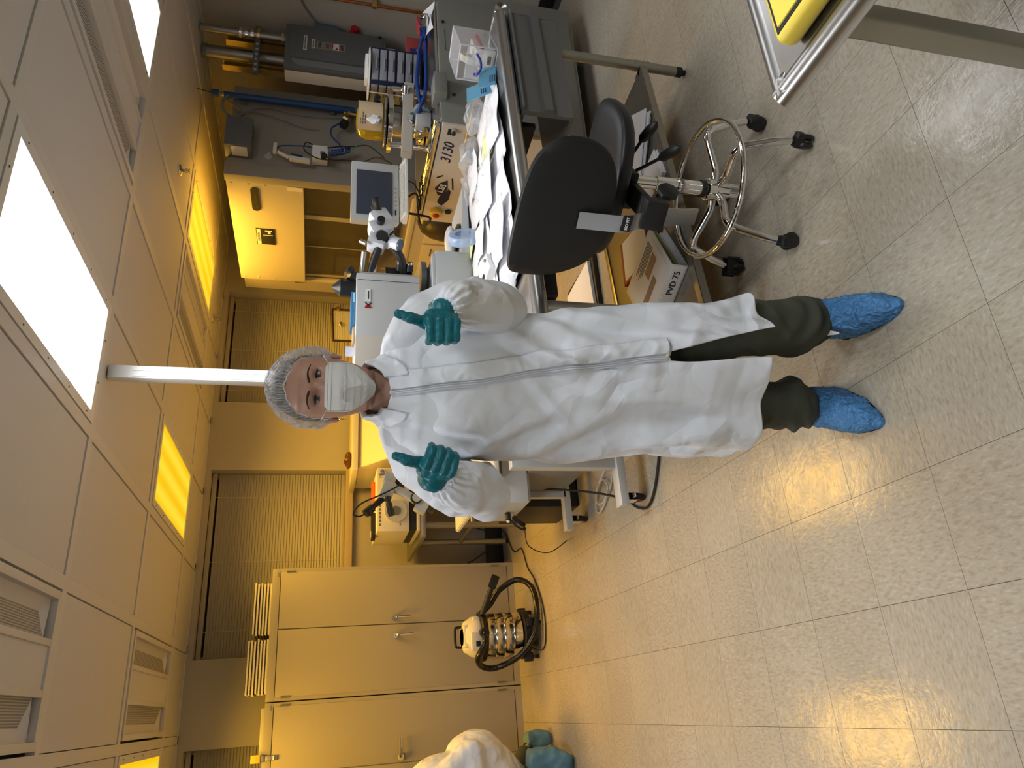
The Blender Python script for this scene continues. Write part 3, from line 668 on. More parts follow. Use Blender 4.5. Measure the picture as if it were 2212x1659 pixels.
# ---- wall box behind the shoulder
t = thing('sloped_console', 'cream console with a sloped face and flat lid, seen beyond the coverall shoulder', 'console', (2.1, 5.6, 0))
obj('sloped_face', MB().prism([(1.74, 5.50, 1.23), (1.74, 5.12, .92), (1.74, 5.12, .60), (1.74, 6.05, .60), (1.74, 6.05, 1.23)], (.75, 0, 0), .004), M['cream'], t)
obj('lid', MB().box(1.715, 2.51, 5.46, 6.12, 1.232, 1.275, .004), M['cream'], t)
obj('base_cabinet', MB().box(1.80, 2.45, 5.2, 5.9, 0, .60, .004), M['beige'], t)
for z in (.75, 1.1): obj('screw', MB().cyl((1.741, 5.62, z), (1.735, 5.62, z), .008, n=10), M['yellowbtn'], t)
t = thing('crumpled_amber_bag', 'small crumpled brown bag on top of the cream sloped console', 'bag', (1.84, 5.62, 1.276))
b = MB(); b.ball((1.84, 5.62, 1.30), .03, 24, 16, (2.4, 1.4, .95))
for q in b.bm.verts: q.co += (noise.noise_vector(q.co*38)*.012)
for q in b.bm.verts: q.co.z = max(q.co.z, 1.2765)
obj('bag', b, mat('brown_film', (.10, .035, .008), .25, bump=1, bscale=30, bdist=.01), t)
# ---- acrylic box frame by the far window
t = thing('acrylic_enclosure', 'clear enclosure with dark brown edge frame standing before the far right window', 'enclosure', (3.15, 5.85, .9))
fr = MB()
for a, b in (((2.99, 1.445), (3.30, 1.46)), ((3.30, 1.46), (3.30, 1.2)), ((2.99, 1.445), (2.99, 1.2))):
    fr.cyl((a[0], 5.80, a[1]), (b[0], 5.80, b[1]), .011, n=4)
obj('edge_frame', fr, mat('dark_brown_frame', (.06, .03, .01), .4), t)
obj('acrylic_panel', MB().box(2.99, 3.30, 5.80, 5.806, .92, 1.45), M['clear'], t)
obj('back_stand', MB().box(2.85, 3.45, 5.86, 6.1, .0, .92, .005), M['beige'], t)
obj('latch', MB().ball((3.15, 5.79, 1.38), .018, 12, 8, (1.4, .5, 1)).cyl((3.30, 5.79, 1.41), (3.30, 5.77, 1.41), .016, n=10), M['brass'], t)
# ================================================================= FUME HOOD
h = thing('fume_hood', 'beige laminar fume hood with a tinted sash and dark rounded name badge', 'fume hood', (3.9, 4.9, 0))
obj('canopy', MB().prism([(3.38, 4.26, 1.69), (3.38, 4.26, 2.2), (4.17, 4.26, 2.2), (4.17, 4.26, 1.75), (3.46, 4.26, 1.75), (3.46, 4.26, 1.69)], (0, 1.25, 0), .003), M['beige'], h)
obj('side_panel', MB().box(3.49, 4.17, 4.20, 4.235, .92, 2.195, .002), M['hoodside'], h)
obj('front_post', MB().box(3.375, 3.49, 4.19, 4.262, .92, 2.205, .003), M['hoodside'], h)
obj('far_post', MB().box(3.40, 3.5, 5.5, 5.53, .92, 1.70, .002).box(3.5, 3.56, 5.5, 5.85, .92, 2.2, .003), M['beige'], h)
obj('back_panel', MB().box(4.15, 4.17, 4.24, 5.5, .92, 1.75), M['beige'], h)
obj('far_side_panel', MB().box(3.56, 4.17, 5.48, 5.5, .92, 1.75), M['beige'], h)
obj('worktop', MB().box(3.40, 4.17, 4.20, 5.85, .88, .92, .004), M['beige'], h)
obj('base_cabinet', MB().box(3.42, 4.17, 4.22, 5.84, .08, .88, .003).box(3.47, 4.17, 4.24, 5.82, 0, .08), M['beige'], h)
for a, b in ((4.25, 4.84), (4.86, 5.42), (5.44, 5.82)):
    d = obj('door', MB().box(3.404, 3.42, a, b, .12, .78, .003), M['beige'], h)
    obj('slot_pull', MB().box(3.400, 3.405, a+.05, a+.15, .70, .712, .002), M['darkgrey'], d)
obj('sash_glass', MB().box(3.43, 3.436, 4.264, 5.5, 1.18, 1.69), M['glassdark'], h)
for y, w in ((4.66, .05), (5.04, .008), (5.46, .03)):
    obj('sash_bar', MB().box(3.425, 3.44, y-w/2, y+w/2, 1.15, 1.69, .001), M['putty'], h)
obj('sash_rail', MB().box(3.42, 3.445, 4.264, 5.5, 1.15, 1.18, .003), M['putty'], h)
nb = MB(); P = []
for s, e in ((-1, 1), (1, -1)):
    for k in range(9):
        a = PI/2+PI*k/8 if s < 0 else -PI/2+PI*k/8
        P.append((3.377, 4.44-(s*.10+.028*math.cos(a)), 2.018+.028*math.sin(a)))
obj('name_badge', MB().prism(P, (-.004, 0, 0)), M['ink'], h)
text('lettering', 'Supreme Air', .034, M['brass'], h, (3.3725, 4.44, 2.016), (0, -1, 0), (0, 0, 1))
obj('caution_plate', MB().box(3.375, 3.379, 4.785, 4.985, 1.905, 2.04, .0005), M['ink'], h)
obj('caution_band', MB().box(3.3735, 3.3755, 4.79, 4.98, 2.008, 2.035), M['label'], h)
text('lettering', 'CAUTION', .024, M['ink'], h, (3.373, 4.885, 2.021), (0, -1, 0), (0, 0, 1))
obj('gauge_mark', MB().box(3.373, 3.3755, 4.82, 4.845, 1.935, 1.955).box(3.373, 3.3755, 4.80, 4.815, 1.925, 1.975).box(3.373, 3.3755, 4.86, 4.866, 1.92, 1.99), M['label'], h)
obj('paper_tag', MB().box(3.375, 3.3785, 4.268, 4.31, 1.695, 1.80), M['paper2'], h)
for y, z in ((4.285, 2.17), (4.285, 2.06), (4.285, 1.95), (5.47, 2.17), (5.47, 2.06), (5.47, 1.93)):
    obj('screw', MB().lathe((3.379, y, z), [(.008, 0), (.006, .003), (.001, .004)], 10, ax=(-1, 0, 0)), M['beige'], h)
sp = obj('switch_plate', MB().box(3.494, 3.5, 5.615, 5.715, 1.71, 1.785, .002), M['steel'], h)
obj('switch_toggle', MB().cbox((3.489, 5.665, 1.748), (.014, .016, .006), (0, .4, 0), .001), M['label'], sp)
for z in (1.66, 1.58): obj('screw', MB().cyl((3.5, 5.67, z), (3.495, 5.67, z), .009, n=12), M['putty'], h)
obj('sign', MB().box(3.398, 3.404, 4.455, 4.72, .585, .765, .001), mat('sign_board', (.60, .50, .36), .6), h)
text('lettering', 'SOLVENTS', .05, M['inkred'], h, (3.3975, 4.59, .72), (0, -1, 0), (0, 0, 1), bold=.0008)
text('lettering', 'ONLY', .075, M['inkred'], h, (3.3975, 4.59, .64), (0, -1, 0), (0, 0, 1), bold=.001)
# ---- things fixed on the hood's side
b = thing('junction_box', 'dark grey steel junction box at the top of the fume hood side', 'junction box', (3.65, 4.13, 2.03))
obj('enclosure', MB().box(3.525, 3.775, 4.07, 4.20, 2.035, 2.205, .003), M['darkgrey'], b)
obj('rating_label', MB().box(3.5225, 3.5255, 4.085, 4.175, 2.06, 2.16, .0005), M['paper2'], b)
obj('flex_conduit', MB().tube([(3.78, 4.13, 2.17), (3.86, 4.12, 2.24), (3.94, 4.12, 2.25), (4.0, 4.13, 2.22)], .011, 8, sm=5), M['midgrey'], b)
b = thing('blue_insulated_pipe', 'vertical blue insulated gas pipe beside the fume hood', 'pipe', (4.02, 4.14, 1.36))
obj('sleeve', MB().lathe((4.02, 4.145, 1.36), [(.02, 0), (.023, .01), (.023, .88), (.021, .89)], 16), M['blue'], b)
obj('top_cap', MB().cyl((4.025, 4.145, 2.285), (4.025, 4.145, 2.33), .025, n=14), M['blue'], b)
obj('coupling', MB().cyl((4.02, 4.145, 2.245), (4.025, 4.145, 2.29), .013, n=12).cyl((4.02, 4.145, 2.262), (4.024, 4.145, 2.275), .018, n=6), M['steeldull'], b)
obj('hanger_wire', MB().tube([(4.025, 4.145, 2.33), (4.04, 4.15, 2.38), (4.05, 4.15, CEIL)], .003, 6, sm=3), M['rubber'], b)
obj('pipe_clip', MB().box(4.0, 4.045, 4.16, 4.20, 2.1, 2.13).box(4.0, 4.045, 4.16, 4.20, 1.5, 1.53), M['steeldull'], b)
b = thing('gas_valve', 'brass gas valve with square black knob at the foot of the blue pipe', 'valve', (3.92, 4.14, 1.33))
obj('valve_body', MB().cyl((4.02, 4.145, 1.405), (3.985, 4.14, 1.385), .014, n=12).cyl((3.985, 4.14, 1.435), (3.975, 4.14, 1.285), .012, n=12).cyl((3.98, 4.14, 1.415), (3.90, 4.13, 1.420), .013, n=8).cyl((3.98, 4.14, 1.315), (3.98, 4.14, 1.290), .02, n=6).cyl((3.93, 4.13, 1.435), (3.91, 4.13, 1.405), .018, n=6), M['brass'], b)
obj('valve_knob', MB().cbox((3.86, 4.12, 1.430), (.055, .05, .05), (0, .5, .2), .008), M['black'], b)
obj('supply_hose', MB().tube([(3.86, 4.12, 1.465), (3.81, 4.12, 1.515), (3.74, 4.12, 1.515), (3.67, 4.11, 1.465), (3.64, 4.11, 1.445)], .006, 6, sm=6), M['blue'], b)
pts = []
for k in range(150):
    t_ = k/149; a = k*.95; c = Vector((3.63-.05*math.sin(t_*1.6), 4.11, 1.385+.13*t_**.9+0)); pts.append(c+Vector((math.cos(a)*.021, math.sin(a)*.02, 0)))
obj('coiled_hose', MB().tube(pts, .0042, 5), M['bluehose'], b)
obj('hose_to_gun', MB().tube([(3.585, 4.11, 1.52), (3.59, 4.12, 1.60), (3.62, 4.12, 1.66), (3.615, 4.12, 1.75), (3.60, 4.12, 1.85), (3.57, 4.13, 1.88)], .005, 6, sm=6), M['bluehose'], b)
b = thing('wall_transformer', 'small white control box with black plug on the fume hood side', 'control box', (3.58, 4.14, 1.53))
obj('case', MB().box(3.525, 3.625, 4.10, 4.188, 1.535, 1.64, .004), M['whitemetal'], b)
obj('display', MB().box(3.545, 3.575, 4.097, 4.101, 1.555, 1.585, .001), M['darkgrey'], b)
obj('terminal_strip', MB().box(3.626, 3.634, 4.12, 4.16, 1.545, 1.63, .001), M['black'], b)
obj('plug', MB().cbox((3.525, 4.09, 1.56), (.035, .03, .035), (0, .3, 0), .006), M['black'], b)
obj('cables', MB().tube([(3.53, 4.09, 1.55), (3.50, 4.09, 1.50), (3.51, 4.09, 1.42), (3.48, 4.05, 1.30), (3.40, 3.9, 1.22), (3.2, 3.7, 1.16), (3.0, 3.5, 1.15)], .005, 6, sm=6).tube([(3.61, 4.10, 1.54), (3.62, 4.08, 1.44), (3.56, 4.0, 1.36), (3.4, 3.8, 1.28), (3.1, 3.55, 1.2)], .005, 6, sm=6).tube([(3.63, 4.12, 1.62), (3.64, 4.1, 1.68), (3.56, 4.09, 1.69), (3.50, 4.09, 1.6), (3.50, 4.09, 1.5)], .004, 6, sm=6), M['rubber'], b)
obj('signal_cable', MB().tube([(3.57, 4.10, 1.535), (3.56, 4.08, 1.45), (3.53, 4.0, 1.38), (3.45, 3.8, 1.3)], .003, 6, sm=6), mat('teal_cable', (.03, .14, .2), .5), b)
b = thing('nitrogen_gun', 'cream nitrogen blow gun hanging on the fume hood side with its holder', 'blow gun', (3.56, 4.14, 1.68))
obj('gun_body', MB().cbox((3.505, 4.13, 1.72), (.035, .03, .14), (0, .06, 0), .008).tube([(3.515, 4.13, 1.79), (3.535, 4.13, 1.83), (3.555, 4.13, 1.865)], .013, 8, sm=3).tube([(3.525, 4.14, 1.78), (3.545, 4.14, 1.84)], .009, 8), M['cream'], b)
obj('barrel', MB().cbox((3.583, 4.13, 1.885), (.085, .028, .026), (0, .03, 0), .008), M['cream'], b)
obj('nozzle', MB().cyl((3.625, 4.13, 1.884), (3.645, 4.13, 1.884), .008, .003, 10), M['chrome'], b)
obj('trigger', MB().cbox((3.535, 4.12, 1.74), (.008, .015, .08), (0, .1, 0), .003), M['blue'], b)
obj('hook_disc', MB().lathe((3.55, 4.185, 1.93), [(.026, 0), (.025, .006), (.018, .008)], 20, ax=(0, -1, 0)).cyl((3.55, 4.18, 1.93), (3.56, 4.14, 1.92), .004, n=8), M['clear'], b)
one('grey_wall_cables', MB().tube([(4.0, 4.17, 2.23), (3.94, 4.17, 2.16), (3.90, 4.17, 2.12), (3.86, 4.17, 2.16), (3.80, 4.15, 2.21)], .008, 6, sm=6).tube([(3.88, 4.17, 2.15), (3.98, 4.18, 1.98), (3.95, 4.18, 1.7), (3.97, 4.17, 1.45)], .0035, 6, sm=8).tube([(3.90, 4.17, 2.16), (3.93, 4.18, 2.06), (3.90, 4.18, 1.9), (3.84, 4.18, 1.72), (3.84, 4.18, 1.60)], .004, 6, sm=8), M['midgrey'], 'thin grey cables looping beside the blue pipe on the fume hood side', 'cable')
# ================================================================= ELECTRICAL FRAME ON THE RIGHT WALL
st = thing('strut_frame', 'gold slotted strut frame carrying the grey disconnect switch', 'strut frame', (4.33, 4.08, 0))
for x, zt in ((4.18, 2.265), (4.42, 2.26)):
    u = MB().box(x, x+.041, 4.075, 4.079, 0, zt).box(x, x+.003, 4.03, 4.075, 0, zt).box(x+.038, x+.041, 4.03, 4.075, 0, zt)
    s_ = obj('upright', u, M['gold'], st)
    k = MB(); z = zt-.05
    while z > 1.9: k.box(x+.010, x+.030, 4.0735, 4.0755, z-.014, z+.014); z -= .05
    tag(obj('slots', k, mat('slot_shade', (.30, .12, .04), .7), s_), kind='stuff')
cr = obj('cross_strut', MB().box(4.12, 4.56, 4.0, 4.03, 2.025, 2.065, .001), M['darkgrey'], st)
k = MB()
for i in range(9): k.cyl((4.145+i*.048, 4.001, 2.045), (4.145+i*.048, 3.998, 2.045), .010, n=12)
tag(obj('round_holes', k, M['lightgrey'], cr), kind='stuff')
obj('cross_strut', MB().box(4.12, 4.56, 4.035, 4.075, 1.24, 1.28), M['darkgrey'], st)
b = thing('disconnect_switch', 'grey disconnect switch box with ON and OFF plate and red side lever', 'switch box', (4.31, 4.0, 1.08))
obj('enclosure', MB().box(4.10, 4.50, 3.92, 4.028, 1.16, 1.845, .004).box(4.17, 4.47, 3.945, 4.03, 1.08, 1.16, .003), M['cream'], b)  # grey box; amber light on its sides is put into the cream colour
dr = obj('door', MB().box(4.097, 4.503, 3.892, 3.925, 1.155, 1.85, .006).box(4.19, 4.50, 3.884, 3.893, 1.18, 1.82, .003), M['darkgrey'], b)
obj('door_ridge', MB().prism([(4.12, 3.893, 1.18), (4.12, 3.893, 1.74), (4.135, 3.893, 1.78), (4.165, 3.893, 1.80), (4.18, 3.893, 1.80), (4.18, 3.893, 1.18)], (0, -.006, 0), .002), mat('door_ridge_grey', (.22, .23, .235), .4), dr)
for x, z, w, hh in ((4.335, 1.715, .135, .024), (4.335, 1.66, .085, .024)):
    l = obj('printed_strip', MB().box(x-w/2, x+w/2, 3.881, 3.8845, z-hh/2, z+hh/2), M['label'], dr)
    tx = MB(); q = x-w/2+.008; random.seed(int(z*1000))
    while q < x+w/2-.012: ww = random.uniform(.004, .009); tx.box(q, q+ww, 3.8804, 3.8812, z-.006, z+.006); q += ww+.004
    obj('printed_text', tx, M['ink'], l)
pl = obj('on_off_plate', MB().box(4.295, 4.365, 3.881, 3.8845, 1.44, 1.64), mat('plate_tan', (.26, .24, .20), .5), dr)
text('lettering', 'ON', .032, M['ink'], pl, (4.33, 3.8803, 1.615), (1, 0, 0), (0, 0, 1), bold=.0006)
text('lettering', 'OFF', .03, M['ink'], pl, (4.33, 3.8803, 1.462), (1, 0, 0), (0, 0, 1), bold=.0006)
obj('warning_sticker', MB().box(4.30, 4.36, 3.8798, 3.8812, 1.485, 1.525), M['label'], pl)
obj('warning_band', MB().box(4.32, 4.36, 3.8795, 3.8799, 1.526, 1.535).cyl((4.312, 3.8798, 1.50), (4.312, 3.8788, 1.50), .009, n=12), M['red'], pl)
tx = MB()
for k in range(5): tx.box(4.305, 4.355, 3.8804, 3.8812, 1.542+k*.010, 1.545+k*.010)
obj('fine_print', tx, M['ink'], pl)
obj('red_lever', MB().tube([(4.50, 3.94, 1.46), (4.53, 3.93, 1.42), (4.565, 3.92, 1.385)], .017, 10, sm=3).cyl((4.570, 3.94, 1.38), (4.570, 3.90, 1.38), .027, n=18), M['red'], b)
obj('side_handle', MB().tube([(4.50, 3.92, 1.48), (4.53, 3.91, 1.50), (4.545, 3.91, 1.57), (4.545, 3.91, 1.66)], .014, 10, sm=4, ry=1.6), mat('handle_blue_grey', (.08, .12, .16), .45), b)
obj('latch', MB().cyl((4.49, 3.89, 1.20), (4.49, 3.878, 1.20), .012, n=12), M['black'], b)
b = thing('slim_conduit', 'slimmer grey steel conduit with bright couplings entering the switch box top', 'conduit', (4.45, 4.04, 1.85))
obj('pipe', MB().cyl((4.455, 3.985, 1.85), (4.455, 3.985, CEIL), .027, n=20), M['steeldull'], b)
for z, r, t_ in ((2.07, .035, .02), (2.11, .033, .02), (2.15, .036, .016), (1.865, .036, .02)): obj('coupling', MB().cyl((4.455, 3.985, z), (4.455, 3.985, z+t_), r, n=18), M['chrome'], b)
obj('clamp', MB().cyl((4.455, 3.985, 2.03), (4.455, 3.985, 2.05), .034, n=18).box(4.47, 4.51, 3.97, 3.99, 2.025, 2.055, .003), M['brass'], b)
b = thing('thick_conduit', 'thicker grey steel conduit left of the slim one, running up behind the struts', 'conduit', (4.4, 4.2, 1.0))
obj('pipe', MB().cyl((4.415, 4.15, 1.0), (4.415, 4.15, CEIL-.03), .045, n=24), M['steeldull'], b)
obj('ceiling_collar', MB().cyl((4.415, 4.15, CEIL-.03), (4.415, 4.15, CEIL), .05, n=24), M['midgrey'], b)
b = thing('copper_pipe', 'brown copper pipe running down the right wall to the machine', 'pipe', (4.54, 3.66, .8))
obj('pipe_run', MB().tube([(4.54, 3.66, 2.42), (4.54, 3.66, 1.2), (4.54, 3.66, .93), (4.53, 3.665, .885), (4.49, 3.68, .87), (4.15, 3.75, .87), (4.05, 3.77, .86), (4.03, 3.775, .8), (4.03, 3.775, .6)], .011, 10, sm=4), M['copper'], b)
obj('pipe_clamp', MB().box(4.52, 4.6, 3.645, 3.675, 1.24, 1.27, .002), M['brass'], b)
one('wall_cable', MB().tube([(4.585, 3.45, 1.80), (4.585, 3.62, 1.79), (4.585, 3.78, 1.74), (4.585, 3.9, 1.66), (4.585, 3.95, 1.6)], .006, 6, sm=8), M['midgrey'], 'thin grey cable curving across the right wall above the switch box', 'cable')
# ================================================================= BEIGE AND GREY VACUUM MACHINE
m = thing('coating_machine', 'large grey and beige vacuum machine marked 3130 behind the cluttered table', 'machine', (3.4, 3.4, 0))
obj('body', MB().box(2.90, 3.93, 2.985, 3.86, .10, .945, .01), M['midgrey'], m)
obj('grey_front', MB().box(2.885, 3.80, 2.955, 2.986, .13, .945, .012), mat('front_panel_grey', (.20, .205, .19), .4, bump=.05, bscale=300), m)
obj('beige_side', MB().box(2.868, 2.90, 2.972, 3.83, .12, .935, .006), M['beige'], m)
for x, y in ((3.05, 3.30), (3.80, 3.30), (3.05, 3.75), (3.80, 3.75)): obj('foot', MB().cyl((x, y, 0), (x, y, .10), .025, n=12), M['rubber'], m)
for x in (2.884, 2.922): obj('edge_rail', MB().cyl((x, 3.0, .958), (x, 3.82, .958), .018, n=32), M['chrome'], m)
obj('top_plate', MB().box(2.93, 3.93, 2.985, 3.86, .945, .962, .003), M['steel'], m)
obj('corner_block', MB().box(3.02, 3.17, 2.90, 3.02, .915, .985, .004), M['midgrey'], m)
obj('front_seam', MB().box(3.40, 3.56, 2.953, 2.9555, .905, .9065).box(3.40, 3.4015, 2.953, 2.9555, .78, .905).box(3.40, 3.56, 2.953, 2.9555, .78, .7815), M['ink'], m)
for x, z in ((3.62, .915), (3.07, .87), (3.13, .30)): obj('key_lock', MB().cyl((x, 2.956, z), (x, 2.95, z), .010, n=14), M['black'], m)
text('lettering', '3130', .085, M['inkblue'], m, (2.8665, 3.19, .873), (0, -1, 0), (0, 0, 1), italic=True, bold=.0006, sx=.95)
lg = MB()
def yz(pts): return [(2.8668, y, z) for y, z in pts]
lg.prism(yz([(3.66, .835), (3.60, .80), (3.52, .80), (3.50, .815), (3.57, .86), (3.63, .868)][::-1]), (-.001, 0, 0))
lg.prism(yz([(3.565, .872), (3.50, .90), (3.45, .875), (3.42, .835), (3.50, .822), (3.55, .845)]), (-.001, 0, 0))
obj('logo_mark', lg, M['inkblue'], m)
text('lettering', 'LSS', .055, M['label'], m, (2.8648, 3.495, .858), (0, -1, -.25), (0, -.25, 1), bold=.001)
obj('logo_edge', MB().prism(yz([(3.41, .90), (3.385, .865), (3.375, .870), (3.40, .905)]), (-.001, 0, 0)).prism(yz([(3.50, .795), (3.40, .815), (3.40, .806), (3.50, .786)]), (-.001, 0, 0)), M['ink'], m)
es = obj('emergency_stop', MB().lathe((2.868, 3.72, .862), [(.036, 0), (.038, .008), (.038, .03), (.03, .036)], 24, ax=(-1, 0, 0)), M['yellowbtn'], m)
obj('red_mushroom', MB().lathe((2.834, 3.72, .862), [(.02, 0), (.021, .004), (.016, .010), (.006, .012)], 20, ax=(-1, 0, 0)), M['red'], es)
obj('push_button', MB().cyl((2.868, 3.71, .785), (2.857, 3.71, .785), .019, n=20), M['black'], m)
gb = obj('green_button', MB().cyl((2.868, 3.005, .872), (2.845, 3.005, .872), .014, n=16), M['chrome'], m)
obj('green_cap', MB().cyl((2.845, 3.005, .872), (2.836, 3.005, .872), .012, n=16), mat('green_plastic', (.005, .06, .04), .3), gb)
obj('legend_plate', MB().box(2.865, 2.8675, 3.0, 3.045, .878, .90), M['ink'], m)
ZT = .962
# chamber stack standing on the machine
c = thing('vacuum_chamber', 'stack of bright flanges with a yellow glass dome wrapped in tan paper, on the machine', 'chamber', (3.24, 3.42, ZT))
cx, cy = 3.25, 3.42
obj('base_can', MB().lathe((cx, cy, ZT), [(.10, 0), (.12, .01), (.12, .05), (.09, .07)], 28), M['chrome'], c)
obj('cylinder', MB().cyl((cx, cy, ZT+.07), (cx, cy, 1.17), .075, n=28), M['steel'], c)
obj('flange', MB().lathe((cx, cy, 1.165), [(.17, 0), (.175, .004), (.175, .028), (.16, .032)], 40), M['chrome'], c)
obj('thin_flange', MB().lathe((cx, cy, 1.205), [(.15, 0), (.155, .003), (.155, .010), (.14, .012)], 40), M['chrome'], c)
obj('glass_dome', MB().lathe((cx, cy, 1.215), [(.105, 0), (.108, .02), (.108, .10), (.095, .135), (.06, .155), (.03, .16)], 32), mat('yellow_glass', (.38, .27, .015), .12, coat=.5), c)
wrap = MB()
A = [(math.radians(200+k*115/12)) for k in range(13)]
V0 = [wrap.bm.verts.new((cx+.111*math.cos(a), cy+.111*math.sin(a), 1.225)) for a in A]
V1 = [wrap.bm.verts.new((cx+.111*math.cos(a), cy+.111*math.sin(a), 1.365)) for a in A]
for i in range(12): wrap.bm.faces.new((V0[i], V0[i+1], V1[i+1], V1[i]))
obj('paper_wrap', wrap, M['kraft'], c)
tx = MB()
for z, n in ((1.352, 2), (1.338, 4), (1.325, 3)):
    for k in range(n):
        a = math.radians(222+k*9); tx.cbox((cx+.1125*math.cos(a), cy+.1125*math.sin(a), z), (.014, .001, .003), (0, 0, a+PI/2))
obj('printed_text', tx, M['ink'], c)
cr_ = MB(); cr_.ball((cx-.07, cy-.095, 1.275), .03, 20, 14, (1.1, .4, 1.3))
for q in cr_.bm.verts: q.co += noise.noise_vector(q.co*55)*.012
obj('crumpled_tissue', cr_, M['paper'], c)
obj('lift_knob', MB().lathe((cx+.12, cy-.06, 1.235), [(.02, 0), (.026, .008), (.026, .03), (.015, .038)], 14), M['black'], c)
obj('side_port', MB().cyl((cx+.07, cy-.12, 1.10), (cx+.12, cy-.20, 1.10), .02, n=14), M['chrome'], c)
obj('side_port', MB().cyl((cx-.06, cy-.10, 1.08), (cx-.11, cy-.18, 1.06), .024, n=14).cyl((cx-.10, cy-.16, 1.06), (cx-.115, cy-.19, 1.055), .034, n=20), M['chrome'], c)
g_ = thing('lift_gantry', 'thick grey square bar on two bright steel posts across the machine top', 'frame', (3.24, 3.28, ZT))
obj('cross_bar', MB().prism([(2.90, 3.25, 1.062), (2.90, 3.31, 1.062), (2.90, 3.31, 1.125), (2.90, 3.25, 1.125)], (.53, 0, -.02), .004), M['beige'], g_)
for x in (2.965, 3.39): obj('post', MB().cyl((x, 3.28, ZT), (x, 3.28, 1.175 if x > 3.2 else 1.185), .016, n=18), M['chrome'], g_)
b = thing('pressure_gauge_head', 'small grey gauge head with faceted cap at the foot of the chamber', 'gauge', (3.05, 3.18, ZT))
obj('gauge_body', MB().cbox((3.06, 3.17, 1.01), (.10, .06, .085), (0, .06, .1), .008), M['lightgrey'], b)
obj('gauge_cap', MB().lathe((3.115, 3.165, 1.015), [(.05, 0), (.05, .03), (.035, .04)], 8, ax=(1, 0, 0)), mat('cap_blue_grey', (.22, .27, .31), .4), b)
obj('connector', MB().cyl((3.0, 3.17, 1.0), (2.965, 3.17, 1.0), .018, n=10), M['brass'], b)
obj('base_stud', MB().cyl((3.06, 3.17, .965), (3.06, 3.17, .985), .014, n=10), M['brass'], b)
one('blue_hoses', MB().tube([(3.74, 3.12, .975), (3.6, 3.10, 1.02), (3.45, 3.09, 1.04), (3.30, 3.10, 1.05), (3.2, 3.12, 1.04), (3.17, 3.16, 1.02), (3.17, 3.22, .985)], .011, 8, sm=6).tube([(3.76, 3.12, 1.0), (3.6, 3.08, .995), (3.45, 3.08, 1.0), (3.30, 3.08, 1.0), (3.18, 3.10, 1.01), (3.10, 3.14, 1.04), (3.09, 3.2, 1.03)], .011, 8, sm=6), M['bluehose'], 'pair of blue coolant hoses running across the machine top', 'hose')
# monitor
t = thing('control_monitor', 'white framed touch monitor with dark grey screen over the machine corner', 'monitor', (2.72, 3.4, 1.09))
obj('bezel', MB().box(2.515, 2.925, 3.40, 3.45, 1.125, 1.395, .008), M['lightgrey'], t)
obj('screen', MB().box(2.555, 2.86, 3.394, 3.401, 1.165, 1.365, .001), M['screen'], t)
kb = MB()
for k in range(6): kb.cyl((2.60+k*.03, 3.401, 1.145), (2.60+k*.03, 3.397, 1.145), .0045, n=10)
obj('buttons', kb, M['midgrey'], t)
obj('maker_mark', MB().box(2.565, 2.60, 3.3985, 3.4005, 1.142, 1.150), M['ink'], t)
kt = obj('keyboard_tray', MB().prism([(2.53, 3.405, 1.12), (2.53, 3.335, 1.095), (2.53, 3.335, 1.08), (2.53, 3.43, 1.08), (2.53, 3.43, 1.12)], (.40, 0, 0), .002), M['whitemetal'], t)
ks = MB()
for r_ in range(4):
    for k in range(17): ks.cbox((2.56+k*.020, 3.395-r_*.016, 1.119-r_*.0056), (.016, .012, .006), (math.radians(13), 0, 0), .001, 1)
tag(obj('keys', ks, M['cream'], kt), kind='stuff')
obj('support_arm', MB().cyl((2.92, 3.42, 1.10), (2.965, 3.31, 1.09), .014, n=12), M['steeldull'], t)
one('monitor_cables', MB().tube([(2.70, 3.42, 1.09), (2.78, 3.46, 1.02), (2.72, 3.52, .99), (2.80, 3.58, .978), (2.98, 3.60, .975)], .006, 6, sm=6).tube([(2.62, 3.44, 1.09), (2.66, 3.52, .93), (2.70, 3.65, .97), (2.92, 3.66, .985)], .007, 6, sm=6).tube([(2.84, 3.43, 1.09), (2.86, 3.47, 1.03), (2.80, 3.50, .98), (2.95, 3.5, .978)], .004, 6, sm=6), M['rubber'], 'tangle of black cables hanging below the monitor', 'cable')
# small parts carousel
ang = -.30
t = thing('parts_carousel', 'navy rotating parts organizer with clear grey drawers on the machine', 'organizer', (3.63, 3.42, ZT), ang)
obj('turntable', MB().lathe((0, 0, 0), [(.12, 0), (.12, .012), (.06, .016), (.06, .024)], 32), M['black'], t, local=True)
obj('carcass', MB().box(-.115, .115, -.115, .115, .024, .335, .003), M['navy'], t, local=True)
for face in (0, 1):
    for r_ in range(6):
        z = .038+r_*.049+(.006 if r_ > 2 else 0)
        for cc in ((0,) if face == 0 else (0,)):
            d = MB()
            if face == 0:
                d.box(-.098, .098, -.128, -.112, z, z+.040, .003).box(-.04, .04, -.142, -.127, z+.012, z+.018, .002)
            else:
                d.box(-.1275, -.112, -.098, .098, z, z+.040, .003).box(-.141, -.126, -.04, .04, z+.012, z+.018, .002)
            obj('drawer', d, M['frost'], t, local=True)
obj('top_tray', MB().lathe((0, 0, .336), [(.15, 0), (.155, .003), (.155, .007), (.15, .009)], 32).box(-.06, .10, -.06, .04, .346, .366, .004), M['whitemetal'], t, local=True)
obj('tie_cord', MB().tube([(-.142, -.05, .342), (-.148, -.06, .25), (-.15, -.06, .15), (-.16, -.08, .04), (-.20, -.14, .01)], .003, 6, sm=4), M['label'], t, local=True)
